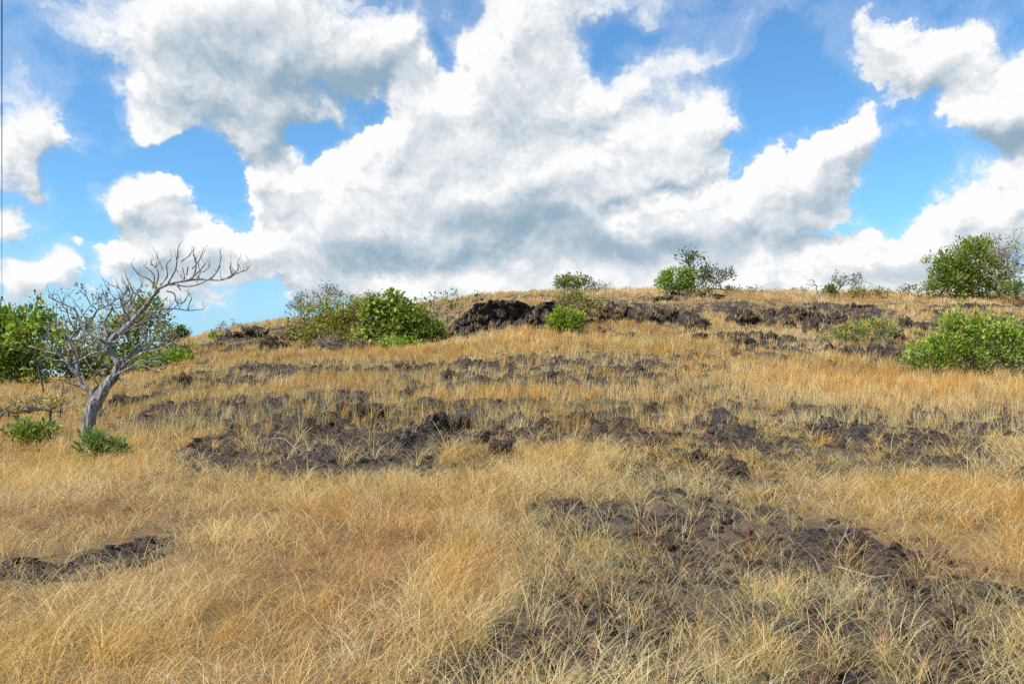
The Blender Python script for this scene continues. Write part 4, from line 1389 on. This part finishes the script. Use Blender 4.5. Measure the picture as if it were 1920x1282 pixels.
B('crest_tree', 'tree', 'large leafy green tree standing on the right skyline', 1815, 552,
  [(1825, 490, 38, 32, 3), (1800, 515, 42, 28, 3), (1770, 500, 26, 22, 1.2), (1840, 525, 34, 22, 1.6), (1760, 530, 24, 16, 1), (1830, 465, 22, 14, 1), (1785, 541, 46, 12, 1.3), (1845, 542, 44, 13, 1.3), (1870, 520, 30, 24, 1.2)], 640, 9, .24, GREEN['mid'] + GREEN['bright'][:3] + GREEN['olive'][:1], depth=68, spread=.55, seed=33, group=TG, stems=4, r_tip=.014)
B('brown_tree', 'tree', 'brownish sparse tree behind the large skyline tree', 1868, 552,
  [(1870, 465, 34, 22, 2), (1880, 495, 34, 28, 2), (1850, 475, 26, 22, 1)], 260, 3.4, .20, GREEN['rust'] + GREEN['olive'][:1] + GREEN['grey'], wood=M_TWIG, depth=72, spread=.42, seed=34, group=TG, crook=.22, r_tip=.014)
B('grey_tree', 'tree', 'pale leafless tree at the right edge beside the large skyline tree', 1905, 556,
  [(1880, 500, 40, 40, 2), (1915, 465, 34, 34, 1.6), (1945, 500, 40, 50, 2), (1862, 520, 30, 20, 1)], 240, .15, .2, GREEN['yellow'], wood=M_GREYBARK, depth=66, spread=.3, seed=35, group=TG, crook=.32, r_tip=.016, trunk=[(1908, 556), (1904, 530), (1896, 510)])
B('low_bush', 'bush', 'low green bush at the foot of the pale edge tree', 1905, 556, [(1898, 543, 26, 9, 2)], 70, 8, .2, GREEN['mid'], depth=65, spread=.34, seed=36, group=TG)
# ---- right, nearer
B('pale_shrub', 'shrub', 'thin pale green shrub among rocks left of the bright bush', 1620, 645,
  [(1600, 625, 36, 16, 2), (1640, 620, 40, 14, 2), (1665, 608, 22, 10, 1), (1575, 635, 26, 10, 1)], 230, 5, .12, GREEN['bright'] + GREEN['olive'], depth=41, spread=.26, seed=37, group=TG, stems=4, wood=M_TWIG)
B('bright_bush', 'bush', 'large bright green bush in the grass at the right edge', 1830, 692,
  [(1800, 640, 40, 34, 3), (1852, 642, 48, 36, 3), (1895, 650, 38, 34, 2), (1765, 660, 50, 24, 2), (1740, 678, 40, 16, 1.6), (1722, 642, 18, 14, .6), (1788, 602, 15, 18, .7), (1838, 600, 18, 16, .8), (1888, 612, 14, 18, .7), (1850, 680, 90, 16, 2), (1760, 692, 44, 10, .8)],
  680, 6, .135, GREEN['bright'] + GREEN['mid'][1:2] + [(0.34, 0.46, 0.05)], depth=29, spread=.26, aspect=.5, seed=38, group=TG, stems=7, up=.6, r_tip=.004)
B('dark_shrub', 'shrub', 'dark green shrub cut by the right edge, beside the bright bush', 1930, 690,
  [(1925, 655, 30, 30, 2), (1950, 640, 40, 40, 2)], 150, 8, .14, GREEN['mid'] + GREEN['dark'], depth=31.5, spread=.24, seed=39, group=TG, stems=2)
# ---- around the foot of the bare tree
B('leafy_tuft', 'shrub', 'small leafy green tuft at the foot of the bare tree', 190, 872,
  [(184, 842, 32, 20, 3), (212, 848, 22, 15, 1.6), (176, 828, 16, 13, .9)], 100, 6, .125, [(0.17, 0.25, 0.05), (0.22, 0.31, 0.07), (0.30, 0.37, 0.11), (0.13, 0.19, 0.04)], depth=14.9, spread=.13, aspect=.30, up=.5, seed=40, group=TG, stems=5, r_tip=.004)
B('low_bush', 'bush', 'low dark green bush left of the bare tree trunk', 72, 840,
  [(60, 815, 30, 16, 2), (85, 808, 22, 18, 1.2), (48, 800, 16, 12, .6)], 110, 6, .085, GREEN['mid'] + GREEN['bright'][:2] + GREEN['yellow'][2:3], depth=17, spread=.10, seed=41, group=TG, stems=3, r_tip=.004)
B('thorny_brush', 'brush', 'tangle of grey thorny branches with yellow leaves at the left edge', 98, 800,
  [(20, 765, 60, 9, 2), (70, 758, 50, 12, 2), (-20, 775, 60, 10, 1.4), (125, 765, 30, 14, 1), (40, 745, 30, 8, .5)], 330, 1.3, .07, GREEN['yellow'] + GREEN['olive'], wood=M_TWIG, depth=18.5, spread=.10, seed=42, group=TG, crook=.3, r_tip=.007, stems=3)
B('spiny_stem', 'sapling', 'thin spiny leafless stem left of the bare tree fork', 112, 770, [(116, 738, 4, 18, 1)], 22, 0, .1, GREEN['grey'], wood=M_BROWNBARK, depth=21, seed=43, group=TG, r_tip=.006, trunk=[(112, 772), (114, 752), (117, 735), (119, 720)])
B('dry_brush', 'brush', 'brown dead twigs beside the trunk of the bare tree', 110, 850,
  [(112, 815, 22, 22, 2), (128, 830, 16, 14, 1)], 90, .2, .06, GREEN['rust'], wood=M_TWIG, depth=17.3, spread=.1, seed=44, group=TG, crook=.4, r_tip=.004)

# ================================================================== the bare tree (hero)
TREE_Y = ground_y(160, 832)
TS = TREE_Y / F / 2.786         # metres per unit of the sketch below


def build_bare_tree():
    g = random.Random(8)
    gx = (445 / 2.786 - 960) / F * TREE_Y
    base = Vector((gx, TREE_Y, z1(gx, TREE_Y)))
    root = bpy.data.objects.new('bare_tree', None)
    COL.objects.link(root)
    root.location = base
    tag(root, 'gnarled leafless grey tree with two limbs reaching right, in dry grass', 'tree', TG)

    def P(u, v, d=0.0):
        w = at_depth(u / 2.786, 440 + v / 2.786, TREE_Y)
        return Vector((w.x, TREE_Y + d, w.z)) - base

    trunk, limbs, fork = Tubes(), Tubes(), Tubes()

    def limb(tb, pts, r0=None, sides=10, groove=0, sub=5):
        """pts: (u, v, radius in sketch units, depth)"""
        pp = [P(p[0], p[1], p[3] if len(p) > 3 else 0.0) for p in pts]
        rr = [p[2] * TS * 0.82 for p in pts]
        a, b = smooth_path(pp, rr, sub)
        tb.path(a, b, sides, 0.12, groove)

    # trunk and the two main forks
    limb(trunk, [(437, 1120, 44), (445, 1060, 38), (456, 1000, 36), (476, 930, 36), (500, 875, 36), (528, 830, 32), (560, 785, 29), (592, 742, 25), (614, 700, 22), (612, 665, 18),
                 (588, 635, 16), (572, 605, 15), (574, 565, 15), (600, 530, 15), (640, 498, 14.5), (690, 450, 13.5), (740, 397, 12.5), (785, 340, 11.5), (830, 280, 10.5)], sides=16, groove=5, sub=6)
    limb(trunk, [(480, 925, 22), (488, 870, 20), (470, 820, 17), (432, 792, 14), (412, 752, 13), (384, 712, 13), (366, 678, 11), (350, 655, 9)], sides=12, groove=4)
    for q_ in ([(450, 1075, 20), (425, 1112, 15, -.1), (395, 1135, 7, -.25)], [(455, 1080, 20), (478, 1115, 14, -.15), (505, 1140, 6, -.3)], [(440, 1060, 18), (448, 1110, 16, -.25), (452, 1145, 8, -.5)]):
        limb(trunk, q_, sides=8)
    limb(trunk, [(476, 830, 9), (500, 800, 10), (524, 788, 10), (548, 792, 8)], sides=8)
    limb(trunk, [(600, 730, 16, .0), (628, 680, 13, .1), (652, 632, 10, .2), (690, 582, 8, .25), (726, 548, 6, .3), (738, 480, 4, .3)], sides=10)
    B0 = [
        # the long limb to the right and what it carries
        [(830, 280, 10), (888, 256, 8), (965, 241, 7), (1040, 233, 6), (1100, 236, 5.2), (1160, 236, 4.8), (1212, 212, 4.4), (1262, 192, 4), (1288, 184, 3.6), (1308, 160, 3.2)],
        [(825, 285, 7), (790, 236, 5, -.1), (742, 212, 4.5, -.15), (712, 170, 3.5, -.2)], [(806, 255, 5), (800, 205, 4.5), (752, 162, 3.4)], [(800, 205, 4), (775, 178, 3.2)],
        [(826, 262, 5, .1), (858, 212, 4.5, .15), (854, 152, 4, .15), (874, 122, 3.2, .2)], [(815, 262, 4.5), (828, 215, 4), (815, 172, 3.4), (788, 156, 3)], [(850, 180, 3.5), (826, 128, 3), (818, 100, 2.8)],
        [(888, 256, 6, -.1), (930, 192, 5, -.15), (944, 142, 4.5, -.2), (950, 88, 3.4, -.2)], [(944, 142, 4), (986, 112, 3.5), (997, 94, 3)], [(930, 192, 4), (912, 178, 3.2)],
        [(966, 241, 5, .1), (1000, 202, 4.4, .15), (1010, 145, 3.8, .15), (998, 108, 3, .15)], [(1003, 180, 4), (1036, 140, 3.5), (1057, 98, 3)], [(966, 232, 4.5), (953, 170, 3.2)], [(985, 215, 4, -.1), (992, 170, 3.2, -.1)],
        [(1010, 240, 5, -.15), (1060, 196, 4, -.2), (1092, 158, 3.2, -.2)], [(1060, 196, 3.6), (1082, 180, 3.2), (1094, 166, 3)], [(1100, 236, 4.6), (1138, 182, 4), (1156, 110, 3.2)], [(1138, 182, 3.4), (1152, 160, 3)], [(1030, 233, 4.5), (1046, 190, 3.6), (1036, 170, 3)],
        [(1212, 212, 4), (1204, 178, 3.6), (1206, 144, 3)], [(1222, 205, 3.6), (1245, 180, 3.4), (1240, 148, 3)], [(1150, 234, 4), (1205, 224, 3.8), (1230, 196, 3.2)],
        [(900, 256, 5, .2), (940, 262, 4.4, .3), (1000, 255, 4, .3), (1060, 222, 3.4, .35), (1096, 190, 3, .35)], [(880, 262, 5, .1), (920, 262, 4), (945, 292, 3.2)],
        # right hand lower side branches
        [(785, 345, 6, .1), (800, 385, 5, .2), (850, 380, 4.4, .3), (900, 382, 4, .35), (942, 388, 3.6, .4), (1020, 382, 3, .4)], [(940, 388, 3.6, .4), (950, 350, 3.4, .4), (964, 322, 3, .4)],
        [(850, 290, 5, .2), (878, 300, 4, .3), (880, 340, 3.6, .4), (912, 350, 3.2, .4), (940, 312, 3, .4)], [(740, 400, 6, .2), (790, 420, 4.6, .3), (830, 400, 4, .4), (880, 360, 3.2, .45)],
        # left side of the main limb
        [(575, 575, 12, -.1), (548, 548, 11, -.2), (505, 520, 11, -.25), (478, 482, 10, -.3), (452, 442, 7, -.35), (446, 400, 5.5, -.4), (398, 374, 4.5, -.45), (350, 350, 3.6, -.5), (330, 335, 2.8, -.5)],
        [(580, 590, 10, .1), (545, 540, 9, .15), (520, 462, 8.5, .2), (540, 415, 7.5, .2), (562, 376, 6, .2), (532, 342, 5, .2), (516, 298, 3.6, .2)],
        [(562, 376, 5), (600, 340, 4.4), (572, 300, 3.8), (552, 262, 3)], [(600, 340, 4.2), (640, 320, 3.8), (622, 280, 3.4), (572, 262, 2.8)], [(560, 385, 4.6, .1), (610, 372, 4.2, .2), (655, 335, 3.6, .2), (650, 290, 3.2, .2), (628, 255, 2.8, .2)],
        [(640, 505, 9, .2), (600, 440, 6, .3), (632, 400, 5, .35), (612, 360, 4.4, .35), (585, 330, 3.4, .4), (575, 300, 2.8, .4)], [(690, 452, 8, -.1), (672, 400, 6, -.2), (660, 352, 4.8, -.25), (690, 310, 4, -.25), (702, 262, 3, -.25)],
        [(672, 400, 5), (640, 370, 4), (642, 320, 3.4), (668, 285, 2.8)], [(665, 370, 4.4, -.2), (700, 350, 4, -.25), (722, 300, 3.4, -.25), (700, 245, 2.8, -.3)], [(740, 398, 6, -.2), (726, 350, 4.6, -.25), (752, 310, 4, -.3), (776, 282, 3, -.3)],
        [(760, 370, 5, -.1), (752, 330, 4, -.15), (716, 300, 3.2, -.2)], [(452, 442, 5), (500, 470, 4), (545, 470, 3)], [(478, 482, 5, -.3), (500, 450, 4, -.35), (470, 420, 3.2, -.35)],
        # left fork
        [(352, 658, 9), (330, 640, 7), (296, 622, 5.5), (258, 612, 4.5), (244, 584, 4), (246, 548, 3.4), (262, 520, 2.6)], [(300, 624, 4.5), (270, 618, 3.8), (205, 596, 3), (150, 585, 2.4)],
        [(368, 672, 8, .1), (408, 650, 8, .15), (448, 622, 7, .2), (500, 610, 6.5, .2), (548, 606, 6, .1)], [(410, 650, 5), (395, 600, 4.4), (372, 560, 3.6), (352, 520, 3)], [(448, 622, 5, .2), (440, 585, 4.2, .2), (470, 540, 3.6, .25), (462, 500, 2.8, .3)],
        [(352, 655, 6, -.1), (332, 612, 5, -.2), (300, 580, 4, -.25), (282, 540, 3.4, -.3), (300, 495, 2.8, -.3)], [(345, 650, 5), (362, 612, 4.2), (340, 570, 3.6), (335, 520, 3), (312, 482, 2.6)], [(420, 640, 4.6), (430, 600, 4), (412, 556, 3.4), (430, 520, 2.8)],
        [(360, 665, 5), (320, 655, 4), (285, 655, 3.2), (240, 640, 2.6)], [(500, 610, 4.5, .2), (492, 560, 3.8, .2), (478, 520, 3, .25)], [(548, 606, 4.5), (520, 570, 3.8), (524, 520, 3), (505, 480, 2.6)],
        # right lower twigs of the trunk
        [(604, 745, 10, -.1), (640, 726, 8, -.2), (690, 704, 6.5, -.25), (742, 682, 5.4, -.3), (800, 690, 4.6, -.3), (845, 712, 3.8, -.3), (885, 716, 3, -.3)], [(640, 726, 6, -.2), (672, 680, 5, -.25), (740, 640, 4.6, -.3), (800, 610, 4.2, -.3), (870, 598, 3.8, -.3), (930, 566, 3.4, -.3), (1000, 540, 3, -.3), (1034, 514, 2.4, -.3)],
        [(690, 704, 5), (722, 662, 4.4), (790, 650, 4), (846, 634, 3.4), (905, 594, 2.8)], [(740, 684, 4.4), (782, 660, 4), (838, 668, 3.4), (868, 700, 2.8)], [(650, 632, 7, .2), (692, 610, 5, .25), (728, 570, 4, .3), (790, 548, 3.4, .3), (840, 510, 2.8, .3)],
        [(692, 610, 4.4, .2), (750, 600, 3.8, .25), (812, 570, 3.2, .3), (862, 560, 2.6, .3)], [(612, 740, 7), (640, 768, 6), (664, 782, 4.6), (684, 768, 3.4)], [(585, 740, 6, -.2), (545, 720, 4.6, -.3), (515, 690, 3.8, -.35), (486, 640, 3, -.35)], [(545, 790, 5, -.2), (528, 745, 4, -.3), (560, 710, 3.2, -.3), (600, 700, 2.6, -.3)],
        [(700, 560, 4.5, .25), (716, 520, 4, .25), (712, 470, 3.4, .25), (730, 430, 2.8, .25)], [(726, 548, 4, .3), (770, 520, 3.4, .3), (800, 480, 2.8, .3)], [(640, 505, 5, .3), (625, 460, 4.4, .3), (640, 430, 3.6, .3)],
        [(430, 792, 6, -.1), (400, 778, 4.6, -.2), (362, 770, 3.6, -.25), (340, 778, 2.6, -.25)], [(470, 838, 5, .2), (420, 812, 4, .3), (376, 784, 3, .3), (392, 745, 2.4, .3)], [(600, 560, 5, -.2), (640, 560, 4, -.3), (672, 530, 3.4, -.3), (700, 500, 2.8, -.3)],
    ]
    tips = []
    for br in B0:
        tb_ = trunk if br[0][1] > 780 and br[0][0] < 500 else fork if 600 < br[0][1] < 700 and br[0][0] <= 560 else limbs
        limb(tb_, br, sides=7, sub=4)
        for q in br[2:]:
            tips.append((q, tb_))
    # finer twigs along the drawn branches
    for q, br in tips:
        for _ in range(3 if q[2] < 5 else 2):
            if g.random() < (0.66 if q[0] > 600 else 0.26):
                u, v, r = q[0], q[1], min(q[2] * 0.62, 2.6)
                d = q[3] if len(q) > 3 else 0.0
                ang = g.uniform(-2.7, -0.45)
                if u > 850 and v < 300:
                    ang = g.uniform(-2.2, -0.8)
                ln = g.uniform(28, 62)
                pts = [(u, v, r, d)]
                for k in range(3):
                    ang += g.uniform(-0.35, 0.35) + (-1.57 - ang) * 0.22
                    u += math.cos(ang) * ln / 3
                    v += math.sin(ang) * ln / 3
                    d += g.uniform(-.06, .06)
                    pts.append((u, v, r * (1 - 0.13 * (k + 1)), d))
                limb(br, pts, sides=5, sub=2)
    trunk.build('trunk', M_TRUNK, root)
    limbs.build('branches', M_GREYBARK, root)
    fork.build('branches', M_GREYBARK, root)
    # one yellow leaf left on the limb, one withered red one in the fork
    for nm, (u, v), c in (('yellow_leaf', (818, 274), (0.62, 0.42, 0.02)), ('red_leaf', (388, 606), (0.30, 0.05, 0.03))):
        p = P(u, v, -0.12)
        C = np.array([p + Vector((0, 0, 0.05)), p + Vector((.01, -.02, .04))])
        leaf_mesh(nm, C, np.array([[0, -1, .2], [.4, -1, 0]]), np.array([[0.2, 0, -1.0], [-.3, 0, -.95]]), np.array([.13, .11]), np.array([.07, .06]), np.tile(c, (2, 1)), root)


build_bare_tree()

# ================================================================== dead sticks on the ground
STICKS = [
    ('forked bleached twig lying above the pitted slab on the right', [[(1592, 985), (1582, 1003), (1568, 1022), (1566, 1036)], [(1582, 1003), (1600, 1000)], [(1566, 1036), (1574, 1030), (1592, 1029), (1612, 1027)]], .010),
    ('long white crooked stick along the top edge of the pitted slab', [[(1570, 1044), (1592, 1050), (1618, 1054), (1640, 1060), (1658, 1059), (1672, 1064)], [(1592, 1050), (1600, 1058)]], .010),
    ('thin white root beside the black stone at the bottom', [[(914, 1172), (918, 1200), (928, 1212), (932, 1236), (948, 1252)], [(928, 1212), (940, 1206)]], .008),
    ('pale stick lying in dry grass right of the leafy tuft', [[(237, 866), (252, 861), (268, 858), (282, 852)]], .018),
    ('short pale stick lying among short grass on the right', [[(1478, 842), (1496, 839), (1515, 841)]], .022),
    ('bleached bent twig lying on the large bare rock patch', [[(502, 826), (530, 825), (548, 838), (556, 848)]], .016),
    ('curved white twig at the lower end of the bare rock patch', [[(752, 900), (772, 894), (788, 900), (794, 908)]], .014),
    ('pale fine twig lying in straw near the right foreground middle', [[(1418, 1132), (1434, 1130), (1446, 1140), (1462, 1148)]], .008),
]
for lab, paths, r in STICKS:
    y = ground_y(*paths[0][0])
    b = gpos(*paths[0][0])
    tb = Tubes()
    for k, pth in enumerate(paths):
        pts = [gpos(*q) - b + Vector((0, 0, r + 0.03 + 0.02 * math.sin(3.1 * i))) for i, q in enumerate(pth)]
        rr = [0.6 * r * (1 - 0.55 * i / len(pts)) * (0.7 if k else 1) for i in range(len(pts))]
        a, c = smooth_path(pts, rr, 4)
        tb.path(a, c, 6, 0.3)
    o = tb.build('fallen_twig', M_PALESTICK)
    o.location = b
    tag(o, lab, 'twig', 'bleached twigs on the ground')

# ================================================================== power line at the left edge
PY = 58.0
arm_end = at_depth(6, 562.5, PY)
pole_x = at_depth(-34, 562.5, PY).x
pb = Vector((pole_x, PY, z1(pole_x, PY)))
pole = bpy.data.objects.new('utility_pole', None)
COL.objects.link(pole)
pole.location = pb
tag(pole, 'utility pole whose cross-arm shows at the left edge above the bushes', 'utility pole')
top = arm_end.z - pb.z
tb = Tubes()
tb.path([(0, 0, -0.3), (0, 0, top * .5), (0, 0, top + 0.5)], [.15, .13, .10], 12)
tb.build('post', M_CONCRETE, pole)
bm = bmesh.new()
bmesh.ops.create_cube(bm, size=1.0)
aw = arm_end.x - pole_x
for v in bm.verts:
    v.co = Vector((v.co.x * (2 * aw + .1), v.co.y * .09 - .15, v.co.z * .10 + top))
bmesh.ops.bevel(bm, geom=bm.edges[:], offset=0.012, segments=1, affect='EDGES')
me = bpy.data.meshes.new('cross_arm')
bm.to_mesh(me)
bm.free()
me.materials.append(M_STEEL)
link('cross_arm', me, pole)
ins_x = [aw, aw - .62, -aw]
for ix in ins_x:
    tb = Tubes()
    tb.path([(ix, -.15, top + .05), (ix, -.15, top + .10), (ix, -.15, top + .12), (ix, -.15, top + .17), (ix, -.15, top + .19), (ix, -.15, top + .25), (ix, -.15, top + .28)], [.03, .03, .075, .06, .085, .065, .03], 10)
    tb.build('insulator', M_PORCELAIN, pole)


def cable(lab, a, b, sag, r):
    pts = []
    for i in range(41):
        t = i / 40
        p = a.lerp(b, t)
        p.z -= sag * 4 * t * (1 - t)
        pts.append(p)
    tb = Tubes()
    tb.path(pts, [r] * 41, 6)
    o = tb.build('power_cable', M_CABLE)
    tag(o, lab, 'cable', 'power cables at the left edge')


def ins(i):
    return pb + Vector((ins_x[i], -.15, top + .27))


a0 = ins(0)
d0_ = Vector((a0.x, a0.y, 0)).normalized()
near = Vector((0.35, -6, 8.6)) + Vector((-0.12, 0, 0))
cable('overhead cable rising steeply along the left edge to the cross-arm', a0, Vector((d0_.x * -10 + .0, d0_.y * -10, 8.9)), 0.12, 0.011)
far_ = [at_depth(62, 668, 150), at_depth(52, 668, 150), at_depth(30, 668, 150)]
cable('thin cable running down from the outer end of the cross-arm', ins(0), far_[0], 0.5, 0.016)
cable('middle thin cable running down behind the left edge bush', ins(1), far_[1], 0.5, 0.016)
cable('lowest thin cable in the left corner running down behind the bush', ins(2), far_[2], 0.5, 0.016)
